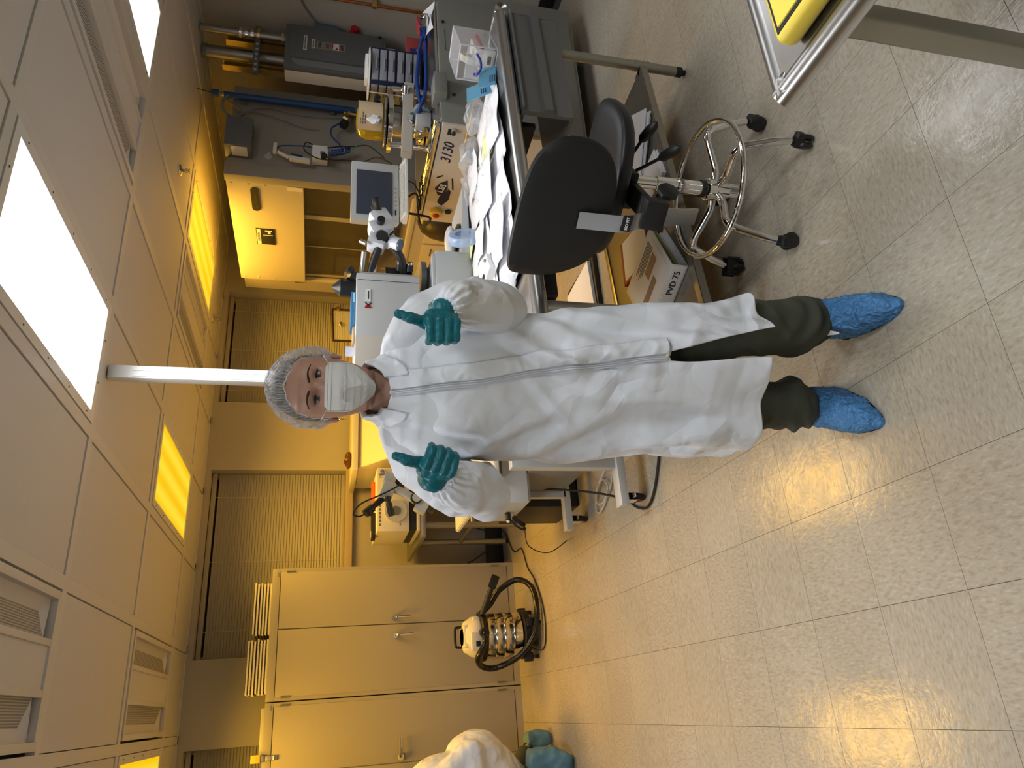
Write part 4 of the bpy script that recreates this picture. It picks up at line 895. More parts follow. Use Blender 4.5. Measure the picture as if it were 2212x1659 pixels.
# foil boxes
for i, (x, y, z, rz, s_, lab) in enumerate(((3.84, 3.20, ZT+.001, .45, 'Reynolds', 'red and blue foil carton lying nearest the blue hoses on the machine'), (3.90, 3.45, ZT+.001, .2, 'Wrap', 'second red and blue foil carton standing behind the first'))):
    t = thing('foil_carton', lab, 'carton', (x, y, z), rz)
    hh = .062 if i == 0 else .10
    obj('carton_body', MB().box(-.07, .13, -.03, .03, 0, hh, .002), mat('carton_red', (.50, .06, .07), .5), t, local=True)
    pn = obj('carton_panel', MB().box(-.072, -.0, -.0315, .0315, 0.0005, hh*.8, .001), mat('carton_blue', (.015, .02, .22), .5), t, local=True)
    X = Vector((math.cos(rz), math.sin(rz), 0)); Yn = Vector((-math.sin(rz), math.cos(rz), 0))
    text('lettering', 'Reynolds', .014, M['label'], pn, Vector((x, y, z))+X*-.036+Yn*-.0322+Vector((0, 0, .036)), X, (0, 0, 1), bold=.0003)
    text('lettering', 'Wrap', .014, M['label'], pn, Vector((x, y, z))+X*-.036+Yn*-.0322+Vector((0, 0, .018)), X, (0, 0, 1), bold=.0003)
t = thing('pipe_fitting', 'bright steel vacuum fitting with flanged ends at the right end of the machine top', 'fitting', (3.72, 3.04, ZT))
obj('tube', MB().lathe((3.66, 3.06, 1.0), [(.034, 0), (.034, .008), (.02, .012), (.02, .07), (.034, .074), (.034, .082)], 20, ax=(.9, -.3, 0)), M['chrome'], t)
wp = MB().grid(lambda u, w: Vector((3.58+.22*u, 2.97+.10*w, .967+.035*w+.012*math.sin(u*5+w*3))), 12, 8)
one('white_wipe', wp, M['paper'], 'white lint-free wipe draped at the right end of the machine top', 'wipe')
# dark dome bin between machine and hood
t = thing('dome_bin', 'dark rounded bin standing between the machine and the fume hood base', 'bin', (3.10, 4.10, 0))
obj('bin_body', MB().lathe((3.10, 4.06, 0), [(.13, 0), (.15, .02), (.17, .60), (.175, .70)], 28), M['darkgrey'], t)
obj('dome_lid', MB().lathe((3.10, 4.06, .70), [(.178, 0), (.178, .06), (.165, .13), (.13, .19), (.08, .22), (.02, .23)], 32), mat('brown_black_plastic', (.035, .022, .010), .35), t)
# ================================================================= CLUTTERED STEEL TABLE
TR = .096; TC, TS = math.cos(TR), math.sin(TR); TX, TY, TZ = 1.17, 1.93, .86
def tw(x, y, z=0): return Vector((TX+x*TC-y*TS, TY+x*TS+y*TC, z))
T = thing('steel_table', 'long stainless steel table with rounded tubular edge, covered in papers', 'table', (TX, TY, 0), TR)
obj('table_top', MB().box(-.08, 1.50, .03, .76, TZ-.03, TZ, .003), M['steel'], T, local=True)
obj('edge_tube', MB().cyl((-.08, .018, TZ-.022), (1.49, .018, TZ-.022), .026, n=32).tube([(1.49, .018, TZ-.022), (1.505, .03, TZ-.022), (1.515, .06, TZ-.022), (1.515, .76, TZ-.022)], .026, 20, sm=5).tube([(-.08, .018, TZ-.022), (-.095, .03, TZ-.022), (-.10, .06, TZ-.022), (-.10, .76, TZ-.022)], .026, 20, sm=5), M['steel'], T, local=True)
for x, y in ((1.345, .05), (1.47, .60), (.02, .05), (.02, .70)):
    l = obj('leg', MB().cyl((x, y, .045), (x, y, TZ-.03), .021, n=20).cyl((x, y, .175), (x, y, .245), .0235, n=20), M['legsteel'], T, local=True)
    obj('foot', MB().cyl((x, y, .02), (x, y, .047), .022, n=16).cyl((x, y, 0), (x, y, .025), .012, n=12), M['rubber'], l, local=True)
obj('lower_shelf', MB().box(.04, 1.325, .07, .68, .205, .219, .002).prism([(.04, .035, .19), (.04, .07, .19), (.04, .07, .225), (.04, .035, .225)], (1.285, 0, 0), .003).box(.04, 1.325, .68, .71, .19, .225, .003).prism([(1.325, .03, .195), (1.325, .09, .195), (1.25, .12, .195)], (0, 0, .03)), mat('shelf_steel', (.30, .28, .24), .3, .75, bump=.05, bscale=60), T, local=True)
kt = obj('drawer_tray', MB().prism([(.90, -0.022, 0.800), (.90, 0.003, 0.800), (.90, 0.003, 0.725), (.90, -0.017, 0.720), (.90, -0.017, 0.685), (.90, 0.008, 0.670), (.90, 0.008, 0.595), (.90, 0.348, 0.595), (.90, 0.348, 0.607), (.90, 0.020, 0.607), (.90, 0.020, 0.795), (.90, 0.348, 0.795), (.90, 0.348, 0.807), (.90, -0.022, 0.807)], (.60, 0, 0), .0015), mat('tray_grey', (.165, .17, .17), .4, .3), T, local=True)
obj('tray_slide', MB().box(.88, .905, .06, .5, .74, .83).box(1.495, 1.51, .06, .4, .74, .83), M['black'], T, local=True)
def sheet(pts4, z, amp=.004, seed=0, mt='paper', lab=None, nm='paper_sheet', cat='paper', fr=9, n=14, group=None, curl=0, thick=.0006):
    """loose sheet over four table-plane corners (world X,Y)"""
    a, b, c, d = [Vector((p[0], p[1], 0)) for p in pts4]
    def f(u, w):
        p = (a*(1-u)+b*u)*(1-w)+(d*(1-u)+c*u)*w
        q = noise.noise(Vector((p.x*fr+seed*7.3, p.y*fr, seed)))
        return Vector((p.x, p.y, z+amp*(q+.7)+curl*(u-.5)**2*4+.0))
    o = one(nm, MB().grid(f, n, n), M[mt], lab, cat, group)
    sm = o.modifiers.new('thickness', 'SOLIDIFY'); sm.thickness = thick; sm.offset = 1
    return o
PZ = TZ+.001
PAP = [
 (((1.88, 2.04), (2.28, 2.14), (2.22, 2.42), (1.84, 2.34)), .010, .006, 1, 'paper', 'large white paper sheet at the front edge just right of the stool backrest'),
 (((2.20, 2.12), (2.44, 2.16), (2.36, 2.50), (2.10, 2.44)), .006, .006, 2, 'paper', 'white paper sheet under the plastic bags near the clear drawer box'),
 (((1.95, 2.36), (2.22, 2.40), (2.18, 2.72), (1.92, 2.66)), .012, .008, 3, 'paper', 'white paper sheet at the back edge of the table before the beige machine'),
 (((1.60, 2.02), (1.90, 2.08), (1.86, 2.40), (1.56, 2.32)), .014, .008, 4, 'paper', 'white paper sheet directly above the stool backrest'),
 (((1.62, 2.30), (1.92, 2.36), (1.86, 2.58), (1.60, 2.54)), .020, .010, 5, 'paper', 'creased white sheet in the middle of the pile with small holes'),
 (((1.34, 2.02), (1.62, 2.05), (1.60, 2.30), (1.32, 2.26)), .010, .008, 6, 'paper', 'white sheet at the front edge left of the stool backrest'),
 (((1.36, 2.26), (1.62, 2.28), (1.58, 2.50), (1.38, 2.46)), .018, .010, 7, 'paper', 'white sheet lying behind the leftmost front sheet beside the white block'),
 (((2.02, 2.20), (2.12, 2.16), (2.20, 2.34), (2.06, 2.38)), .024, .004, 8, 'postit', 'pale yellow note lying near the plastic bags'),
 (((1.86, 2.62), (1.94, 2.64), (1.88, 2.72), (1.82, 2.68)), .026, .004, 9, 'postit', 'pale yellow note beside the light blue roll'),
 (((1.70, 2.52), (1.86, 2.56), (1.80, 2.70), (1.66, 2.66)), .016, .006, 10, 'paper2', 'off-white sheet in front of the grey wafer instrument'),
]
for pts, z, amp, sd, mt_, lab in PAP: sheet(pts, PZ+z, amp, sd, mt_, lab)
PAP2 = [
 (((1.78, 2.22), (2.02, 2.18), (2.06, 2.38), (1.82, 2.44)), .030, .012, 31, 'paper', 'slightly curled white sheet lying across the middle of the table'),
 (((2.00, 2.08), (2.22, 2.05), (2.26, 2.22), (2.04, 2.26)), .022, .012, 32, 'paper', 'white sheet overhanging the papers near the oval clear bag'),
 (((1.46, 2.12), (1.70, 2.06), (1.74, 2.24), (1.50, 2.30)), .028, .014, 33, 'paper', 'curled white sheet lying between the backrest and the white block'),
 (((1.66, 2.40), (1.80, 2.36), (1.84, 2.50), (1.70, 2.56)), .034, .010, 34, 'paper2', 'small off-white slip lying before the light blue roll'),
 (((2.10, 2.44), (2.30, 2.50), (2.26, 2.66), (2.06, 2.62)), .020, .010, 35, 'paper', 'white sheet under the bags at the back edge near the 3130 panel'),
]
for pts, z, amp, sd, mt_, lab in PAP2: sheet(pts, PZ+z, amp, sd, mt_, lab)
sheet(((1.24, 2.0), (1.44, 2.0), (1.40, 2.22), (1.22, 2.18)), PZ+.02, .02, 21, 'film', 'crinkled clear film sheet beside the left sleeve at the table front', 'film_sheet', 'film', 30, 30)
sheet(((1.98, 2.30), (2.10, 2.30), (2.06, 2.52), (1.96, 2.48)), PZ+.022, .02, 22, 'film', 'crinkled clear film strip between the two right paper sheets', 'film_sheet', 'film', 30, 24)
def bag(c, r, sc, sd, lab):
    b = MB(); b.ball(c, r, 40, 26, sc)
    for v_ in b.bm.verts:
        v_.co += noise.noise_vector(v_.co*22+Vector((sd, 0, 0)))*.022+noise.noise_vector(v_.co*60+Vector((sd, 0, 0)))*.008
        v_.co.z = max(v_.co.z, PZ+.001)
    return one('plastic_bag', b, M['film'], lab, 'bag')
bag((2.40, 2.42, PZ+.035), .07, (1.0, 1.2, .65), 1, 'crinkled clear plastic bag behind the light blue booklet')
bag((2.32, 2.58, PZ+.030), .075, (1.1, 1.1, .55), 2, 'crinkled clear plastic bag with grey contents nearest the machine front')
bag((2.18, 2.64, PZ+.022), .06, (1.2, .9, .5), 3, 'small clear plastic bag at the back edge of the table beside the 3130 panel')
bag((2.18, 2.16, PZ+.025), .055, (1.5, .8, .35), 4, 'flat oval clear bag at the table front edge')
one('grey_pouch', MB().ball((2.30, 2.56, PZ+.028), .035, 20, 12, (1.4, .8, .6)), M['midgrey'], 'small dark grey item inside the crinkled plastic bag', 'pouch')
one('paper_slip', MB().cbox((2.42, 2.70, PZ+.03), (.09, .05, .001), (.5, .3, .4)), M['paper'], 'tilted white paper slip leaning behind the plastic bags', 'paper')
t = thing('blue_booklet', 'light blue printed booklet standing open beside the clear drawer box', 'booklet', (2.36, 2.20, PZ))
for k, (rz, rx) in enumerate(((.35, .35), (.15, -.05))):
    c_ = Vector((2.365-k*.005, 2.20+(.035 if k == 0 else -.05), PZ+.055-k*.018))
    pg = obj('page', MB().cbox(c_, (.13, .002, .11-k*.04), (rx-.9+k*.5, .1, rz)), M['bluepaper'], t)
    tx = MB()
    R = Euler((rx-.9+k*.5, .1, rz)).to_matrix()
    for j in range(3): tx.cbox(c_+R @ Vector((-.02, -.0015, -.012-j*.009)), (.045, .0008, .004), (rx-.9+k*.5, .1, rz))
    obj('printed_text', tx, M['inkblue'], pg)
# blue roll, white block, foil
t = thing('blue_tape_roll', 'light blue translucent roll lying on its side among the papers', 'tape roll', (1.90, 2.58, PZ+.03))
rl = MB().lathe((1.875, 2.60, PZ+.075), [(.035, -.02), (.062, -.02), (.066, -.014), (.066, .014), (.062, .02), (.035, .02)], 28, ax=(.55, -.8, .25), cap=False)
obj('roll', rl, mat('pale_blue_plastic', (.45, .58, .80), .25, alpha=.6), t)
t = thing('white_switch_block', 'small white plastic block with one screw among the papers near the left sleeve', 'block', (1.56, 2.30, PZ+.03))
obj('block', MB().cbox((1.535, 2.30, PZ+.045), (.11, .055, .03), (.15, 0, .5), .003), M['whitemetal'], t)
obj('screw', MB().cyl((1.56, 2.298, PZ+.06), (1.56, 2.298, PZ+.066), .006, n=12), M['steeldull'], t)
# clear drawer box
br = .46; o_ = Vector((2.445, 2.085, PZ))
t = thing('clear_drawer_box', 'clear plastic drawer box with blue handle and barcode label at the table end', 'drawer box', o_, br)
L_, D_, H_ = .27, .135, .155
sh = MB().box(0, L_, 0, .003, 0, H_).box(0, L_, D_-.003, D_, 0, H_).box(0, L_, 0, D_, 0, .003).box(0, L_, 0, D_, H_-.003, H_).box(L_-.003, L_, 0, D_, 0, H_)
obj('shell', sh, M['clear'], t, local=True)
ed = MB()
for y in (0, D_):
    for z in (0, H_): ed.cyl((0, y, z), (L_, y, z), .0035, n=6)
for x in (0, L_):
    for y in (0, D_): ed.cyl((x, y, 0), (x, y, H_), .0035, n=6)
    for z in (0, H_): ed.cyl((x, 0, z), (x, D_, z), .0035, n=6)
obj('moulded_edges', ed, mat('milky_plastic', (.7, .72, .78), .2, alpha=.6), t, local=True)
dw = obj('drawer_front', MB().box(-.004, 0, .006, D_-.006, .008, H_-.03, .001).box(-.006, 0, .004, D_-.004, H_-.034, H_-.028), M['clear'], t, local=True)
obj('blue_handle', MB().tube([(-.004, .028, .085), (-.028, .03, .082), (-.034, .045, .072), (-.036, D_/2, .066), (-.034, D_-.045, .072), (-.028, D_-.03, .082), (-.004, D_-.028, .085)], .0048, 8, sm=4), mat('royal_blue_plastic', (.01, .03, .28), .3), dw, local=True)
lb = obj('price_label', MB().box(-.0055, -.004, .025, .07, .018, .045), M['label'], dw, local=True)
bc = MB(); x = .030
random.seed(3)
while x < .064: w_ = random.choice((.001, .002)); bc.box(-.0062, -.0054, x, x+w_, .024, .040); x += w_+random.choice((.001, .0015))
tag(obj('barcode', bc, M['ink'], lb, local=True), kind='stuff')
obj('contents', MB().box(.02, L_-.02, .015, D_-.015, .004, .05, .004).box(.03, .2, .02, .08, .05, .085, .004), M['paper2'], t, local=True)
obj('red_packet', MB().box(.05, L_-.03, .01, D_-.04, .052, .064, .002), mat('pinkish_red_plastic', (.55, .05, .08), .4), t, local=True)
obj('tape_coil', MB().lathe((.07, .07, .10), [(.02, -.012), (.045, -.012), (.045, .012), (.02, .012)], 24, ax=(0, 1, .2), cap=False), M['cream'], t, local=True)
# ---- shelf contents
def stack(cx_, cy_, z0, n, w, d, rz, lab, t0=.0035, jit=.012):
    s_ = thing('paper_stack', lab, 'paper', (cx_, cy_, z0), rz)
    random.seed(int(cx_*100))
    for k in range(n):
        jx, jy, jr = random.uniform(-jit, jit), random.uniform(-jit, jit), random.uniform(-.06, .06)
        obj('sheaf', MB().cbox((jx, jy, t0/2+k*(t0+.0006)), (w, d, t0), (0, 0, jr), 0), M['paper'], s_, local=True, flat=True)
    return s_
p1_ = tw(1.06, .30, .2215); stack(p1_.x, p1_.y, .2215, 9, .42, .30, TR+.9, 'tall messy stack of white papers at the right end of the lower shelf')
p1_ = tw(.765, .17, .2215); stack(p1_.x, p1_.y, .2215, 5, .15, .21, TR+.15, 'lower stack of white papers behind the stool levers on the shelf')
p1_ = tw(.56, .36, .2205)
q = thing('red_book', 'dark red bound book under a white booklet on the lower shelf', 'book', p1_, TR-.2)
obj('cover', MB().box(-.10, .10, -.13, .13, 0, .045, .002), mat('dark_red_cover', (.22, .01, .01), .5), q, local=True)
obj('pages', MB().box(-.096, .102, -.126, .126, .004, .041), M['paper2'], q, local=True)
obj('white_insert', MB().box(-.09, .09, -.12, .10, .0455, .049), M['label'], q, local=True)
bp = tw(.33, .26, .221)
q = thing('ring_binder', 'white ring binder labelled PVD 75 lying on the lower shelf', 'binder', bp, TR+.33)
M['vinyl'] = mat('white_vinyl', (.70, .69, .68), .35)
obj('covers', MB().box(-.12, .15, -.155, .155, 0, .004, .001).box(-.12, .15, -.155, .155, .062, .066, .001), M['vinyl'], q, local=True)
obj('spine', MB().box(-.124, -.12, -.155, .155, 0, .066, .001), M['vinyl'], q, local=True)
obj('pages', MB().box(-.10, .135, -.14, .14, .005, .022).box(-.098, .13, -.138, .14, .026, .034), M['paper'], q, local=True)
obj('dividers', MB().box(-.10, .142, -.145, .13, .036, .046), mat('olive_yellow_card', (.38, .36, .10), .6), q, local=True)
obj('ring_mechanism', MB().box(-.112, -.09, -.13, .13, .004, .008).tube([(-.10, -.07, .006), (-.105, -.07, .035), (-.085, -.07, .055), (-.06, -.07, .03)], .003, 6, sm=4).tube([(-.10, .07, .006), (-.105, .07, .035), (-.085, .07, .055), (-.06, .07, .03)], .003, 6, sm=4), M['chrome'], q, local=True)
cv = obj('cover_print', MB().box(-.09, .13, -.13, .13, .0662, .0668), M['paper2'], q, local=True)
obj('cover_photo', MB().box(0.0, .05, -.10, .0, .067, .0676).box(-.06, -.02, -.04, .10, .067, .0676), mat('dull_photo_print', (.28, .17, .13), .5), cv, local=True)
tx = MB()
for k in range(6): tx.box(.062+k*.010, .066+k*.010, -.11, .02+.015*(k % 3), .067, .0676)
obj('printed_text', tx, M['ink'], cv, local=True)
sl_ = obj('spine_label', MB().box(-.1252, -.1238, -.15, .15, .006, .060), M['label'], q, local=True)
a_ = TR+.33; ex_ = Vector((math.cos(a_), math.sin(a_), 0)); ey_ = Vector((-math.sin(a_), math.cos(a_), 0))
text('lettering', 'PVD 75', .034, M['ink'], sl_, bp+ex_*-.1258+ey_*-.075+Vector((0, 0, .033)), -ey_, (0, 0, 1), bold=.0004)
# things hung under the table's left end
one('power_supply', MB().box(1.34, 1.46, 2.16, 2.42, .69, .80, .004).box(1.30, 1.34, 2.2, 2.38, .68, .83, .003), M['black'], 'black power supply bolted under the table top beside the coat', 'power supply')
t = thing('paper_tray', 'black-edged tray of white paper on the floor behind the table', 'tray', (2.15, 3.5, 0))
obj('tray_body', MB().box(1.95, 2.35, 3.3, 3.75, 0, .03, .003), M['black'], t)
obj('paper_pile', MB().cbox((2.14, 3.52, .04), (.34, .38, .018), (0, 0, .06)), M['paper'], t)
# ================================================================= WAFER INSTRUMENT ON THE TABLE
w = thing('stylus_profiler', 'light grey bench profiler with tall rectangular head and flat side stage', 'instrument', (1.7, 2.75, TZ))
obj('base_block', MB().box(1.18, 1.87, 2.70, 3.05, TZ+.002, 1.045, .006), M['lightgrey'], w)
obj('base_cap', MB().box(1.19, 1.855, 2.705, 3.04, 1.045, 1.06, .003), M['lightgrey'], w)
obj('stage_wing', MB().prism([(1.86, 2.69, .885), (2.25, 2.70, .885), (2.25, 2.70, .905), (2.05, 2.70, .915), (1.86, 2.69, .93)], (0, .30, 0), .004), M['lightgrey'], w)
obj('wing_plinth', MB().box(1.87, 2.22, 2.72, 2.96, TZ+.002, .886), M['midgrey'], w)
obj('armrest', MB().ball((1.99, 2.80, .955), .05, 24, 16, (1.7, .9, .55)), M['whitemetal'], w)
obj('armrest_gap', MB().lathe((1.99, 2.80, .918), [(.085, 0), (.085, .010)], 28), M['black'], w)
obj('head', MB().box(1.30, 1.735, 2.72, 3.0, 1.115, 1.385, .006), M['lightgrey'], w)
obj('head_end', MB().prism([(1.735, 2.725, 1.12), (1.755, 2.74, 1.12), (1.755, 2.74, 1.35), (1.735, 2.725, 1.38)], (0, .26, 0), .002), M['lightgrey'], w)
obj('head_seam', MB().box(1.700, 1.7015, 2.718, 2.721, 1.12, 1.38), M['ink'], w)
obj('beige_section', MB().box(1.20, 1.43, 2.715, 3.01, 1.12, 1.386, .004), M['beige'], w)
obj('red_button', MB().cyl((1.285, 2.715, 1.33), (1.285, 2.70, 1.33), .009, n=12), M['red'], w)
lg_ = obj('maker_badge', MB().box(1.595, 1.655, 2.717, 2.7205, 1.325, 1.345), M['whitemetal'], w)
obj('badge_text', MB().box(1.605, 1.645, 2.7163, 2.7172, 1.332, 1.336), M['ink'], lg_)
obj('badge_mark_red', MB().prism([(1.562, 2.7185, 1.322), (1.562, 2.7185, 1.348), (1.57, 2.7185, 1.348), (1.582, 2.7185, 1.335), (1.568, 2.7185, 1.322)], (0, -.001, 0)), M['red'], lg_)
obj('badge_mark_black', MB().prism([(1.572, 2.7180, 1.334), (1.586, 2.7180, 1.348), (1.592, 2.7180, 1.348), (1.580, 2.7180, 1.334), (1.592, 2.7180, 1.322), (1.584, 2.7180, 1.322)], (0, -.001, 0)), M['ink'], lg_)
obj('rotary_disc', MB().cyl((1.80, 2.85, 1.075), (1.80, 2.85, 1.098), .085, n=36).cyl((1.80, 2.85, 1.06), (1.80, 2.85, 1.077), .06, n=30), M['darkgrey'], w)
obj('optics_rail', MB().box(1.74, 1.80, 2.76, 2.86, 1.14, 1.26, .004).cyl((1.78, 2.75, 1.155), (1.80, 2.73, 1.155), .016, n=14).cyl((1.78, 2.75, 1.20), (1.80, 2.73, 1.20), .014, n=14), M['black'], w)
for z_ in (1.155, 1.20): obj('silver_knob', MB().cyl((1.80, 2.73, z_), (1.808, 2.722, z_), .0125, n=14), M['chrome'], w)
obj('chrome_rod', MB().cyl((1.74, 2.75, 1.31), (1.80, 2.75, 1.31), .011, n=14).cyl((1.79, 2.74, 1.31), (1.82, 2.73, 1.315), .006, n=10), M['chrome'], w)
s = thing('stereo_microscope', 'white and black binocular microscope head mounted beside the grey profiler', 'microscope', (1.93, 2.72, 1.2))
M['scopewhite'] = mat('microscope_white', (.60, .62, .66), .3)
obj('binocular_body', MB().cbox((2.0, 2.70, 1.285), (.085, .08, .085), (0, -.5, .1), .018).cbox((1.945, 2.695, 1.285), (.075, .085, .105), (0, -.35, .1), .02), M['scopewhite'], s)
for dy in (-.022, .03): 
    obj('eyepiece', MB().lathe((2.03, 2.69+dy, 1.297), [(.015, 0), (.015, .025), (.018, .03), (.018, .058), (.012, .062)], 18, ax=(.93, -.12, .22)), M['black'], s)
obj('zoom_body', MB().cbox((1.885, 2.695, 1.30), (.085, .08, .075), (0, .25, .1), .014), M['scopewhite'], s)
obj('objective_tube', MB().cyl((1.885, 2.69, 1.255), (1.855, 2.665, 1.205), .032, .03, 24).cyl((1.92, 2.69, 1.27), (1.885, 2.685, 1.25), .036, n=20), M['scopewhite'], s)
obj('objective_lens', MB().cyl((1.855, 2.665, 1.207), (1.852, 2.663, 1.202), .027, n=24), M['iris'], s)
obj('focus_knob', MB().cyl((1.955, 2.65, 1.29), (1.955, 2.625, 1.288), .017, n=20), M['black'], s)
obj('support_arm', MB().tube([(1.75, 2.76, 1.325), (1.80, 2.73, 1.315), (1.86, 2.68, 1.29), (1.90, 2.66, 1.275)], .017, 10, sm=4).tube([(1.90, 2.66, 1.275), (1.86, 2.68, 1.24), (1.82, 2.70, 1.20), (1.78, 2.76, 1.18)], .018, 10, sm=4).cyl((1.875, 2.64, 1.285), (1.895, 2.66, 1.285), .024, n=18).tube([(1.89, 2.65, 1.25), (1.93, 2.64, 1.215), (1.95, 2.635, 1.20)], .005, 8, sm=3), M['black'], s)
obj('reticle_turret', MB().cyl((1.86, 2.665, 1.375), (1.845, 2.66, 1.35), .010, n=12).cyl((1.76, 2.76, 1.36), (1.83, 2.70, 1.355), .012, n=12), M['steeldull'], s)
t = thing('lamp_housing', 'black cylinder with cone tip standing on top of the grey profiler', 'lamp', (1.69, 2.80, 1.386))
obj('cylinder', MB().cyl((1.69, 2.78, 1.386), (1.69, 2.78, 1.45), .038, n=28), M['black'], t)
obj('cone', MB().cyl((1.69, 2.78, 1.45), (1.69, 2.78, 1.484), .038, .008, 28), M['black'], t)
t = thing('brass_lens_mount', 'small green and gold lens mount leaning beside the black cone lamp', 'lens', (1.735, 2.80, 1.386))
obj('mount', MB().cyl((1.735, 2.76, 1.39), (1.742, 2.75, 1.41), .022, n=18).cyl((1.752, 2.745, 1.405), (1.765, 2.735, 1.42), .018, n=18), M['black'], t)
obj('lens_ring', MB().cyl((1.738, 2.75, 1.41), (1.732, 2.745, 1.43), .017, n=18), M['brass'], t)
t = thing('blue_sample_case', 'flat translucent blue case lying on top of the grey profiler', 'case', (1.57, 2.79, 1.386))
obj('case', MB().box(1.50, 1.65, 2.74, 2.85, 1.387, 1.405, .003), mat('blue_clear_plastic', (.05, .25, .50), .2, alpha=.8), t)
obj('pale_strip', MB().box(1.60, 1.645, 2.737, 2.741, 1.389, 1.397), mat('pale_blue', (.35, .7, .85), .3), t)
t = thing('clear_cup', 'small clear cup on top of the grey profiler near the collar', 'cup', (1.38, 2.78, 1.387))
obj('cup', MB().lathe((1.385, 2.78, 1.387), [(.018, 0), (.020, .002), (.023, .035), (.021, .035), (.018, .004)], 20), mat('clear_cup_plastic', (.75, .8, .95), .05, alpha=.5), t)
one('wood_block', MB().box(1.42, 1.49, 2.76, 2.82, 1.387, 1.396, .001), mat('pale_wood', (.55, .38, .22), .6), 'thin pale wood block between the blue case and the clear cup', 'block')
# ================================================================= LAB STOOL
sx_, sy_ = 1.59, 1.80; SR = math.radians(-58)
S = thing('lab_stool', 'black lab chair with chrome foot ring and five chrome legs on casters', 'stool', (sx_, sy_, 0), SR)
def sm_obj(n, mb, m_, p, sub=0, **k):
    o = obj(n, mb, m_, p, local=True, **k)
    if sub: q_ = o.modifiers.new('round', 'SUBSURF'); q_.levels = sub; q_.render_levels = sub
    return o
wang = [math.atan2(.179, .213), math.atan2(-.145, .24), math.atan2(-.276, -.067), math.atan2(-.019, -.283), math.atan2(.26, -.10)]
for a in wang:
    c_, s_ = math.cos(a), math.sin(a)
    f = lambda r, z: (r*c_, r*s_, z)
    l = obj('leg', MB().tube([f(.03, .205), f(.07, .200), f(.13, .215), f(.185, .228), f(.215, .215), f(.235, .17), f(.255, .12), f(.268, .075)], .0135, 12, sm=5), M['chrome'], S, local=True)
    hd_ = MB().cyl(f(.266, .085), f(.270, .058), .010, n=12)
    cs = obj('caster', hd_.cbox((.272*c_, .272*s_, .05), (.05, .036, .03), (0, 0, a+.5), .010), M['black'], l, local=True)
    ca = a+.9
    w2 = MB()
    for q in (-1, 1):
        w2.lathe((.268*c_+q*.004*math.cos(ca), .268*s_+q*.004*math.sin(ca), .027), [(.022, 0), (.027, .003), (.027, .013), (.022, .017), (.008, .019)], 22, ax=(q*math.cos(ca), q*math.sin(ca), 0))
    obj('wheel', w2, M['black'], cs, local=True)
obj('hub', MB().lathe((0, 0, .155), [(.024, 0), (.03, .006), (.03, .05), (.038, .056), (.038, .085), (.026, .095)], 28), M['chrome'], S, local=True)
for a in (.1, 2.2, 4.3): obj('hub_post', MB().cyl((.02*math.cos(a), .02*math.sin(a), .10), (.02*math.cos(a), .02*math.sin(a), .16), .009, n=12), M['chrome'], S, local=True)
rg = MB(); rc = (0, 0, .235)
rg.tube([(.232*math.cos(2*PI*k/40), .232*math.sin(2*PI*k/40), .235) for k in range(40)], .0095, 12, loop=True)
obj('foot_ring', rg, M['chrome'], S, local=True)
obj('ring_clamp', MB().cyl((0, 0, .238), (0, 0, .262), .03, n=24), M['black'], S, local=True)
obj('column', MB().cyl((0, 0, .25), (0, 0, .43), .025, n=28).cyl((0, 0, .43), (0, 0, .565), .021, n=24).lathe((0, 0, .345), [(.025, 0), (.028, .003), (.028, .008), (.025, .011)], 28), M['chrome'], S, local=True)
obj('mechanism', MB().box(-.06, .06, -.12, .10, .545, .585, .008).box(-.035, .035, -.26, -.10, .55, .575, .006), M['black'], S, local=True)
st_ = MB(); nU, nV = 48, 18
def seatf(u, v_):
    a = 2*PI*u
    # superellipse plan, waterfall front (+y)
    c_, s_ = math.cos(a), math.sin(a); e = .8
    X = .245*(abs(c_)**e)*(1 if c_ > 0 else -1); Y = .225*(abs(s_)**e)*(1 if s_ > 0 else -1)
    t_ = v_*2-1
    k = (1-abs(t_)**3.2)**.42 if abs(t_) < 1 else 0
    zt = .035*t_
    r_ = .55+.45*k if abs(t_) < .999 else .52
    x_, y_ = X*r_, Y*r_
    z_ = .622+zt
    if t_ > 0: z_ += -.016*math.exp(-((x_/.13)**2+((y_+.03)/.13)**2))+.0
    z_ += .010*abs(x_/.245)**2-.030*max(0, y_/.225)**3+.018*max(0, -y_/.225)**3
    return Vector((x_, y_, z_))
st_.grid(seatf, nU, nV, loop=True)
bm_ = st_.bm; bm_.verts.ensure_lookup_table()
rims = [([bm_.verts[i] for i in range(0, nU)], 0), ([bm_.verts[i] for i in range((nV-1)*nU, nV*nU)], 1)]
for vs, flip in rims:
    c0 = Vector((0, 0, 0))
    for q in vs: c0 += q.co
    c0 /= len(vs)
    prev = vs
    for f_ in (.7, .4, .15):
        nw = []
        for q in vs:
            p_ = c0.lerp(q.co, f_)
            if flip:
                p_.z = seatf(0, 1).z*0+.657-.016*math.exp(-((p_.x/.13)**2+((p_.y+.03)/.13)**2))+.010*abs(p_.x/.245)**2-.030*max(0, p_.y/.225)**3+.018*max(0, -p_.y/.225)**3
            nw.append(bm_.verts.new(p_))
        for i in range(nU): bm_.faces.new((prev[i], prev[(i+1) % nU], nw[(i+1) % nU], nw[i]))
        prev = nw
    bm_.faces.new(prev)
M['pu'] = mat('black_polyurethane', (.012, .012, .014), .38, bump=.25, bscale=500)
obj('seat', st_, M['pu'], S, local=True)
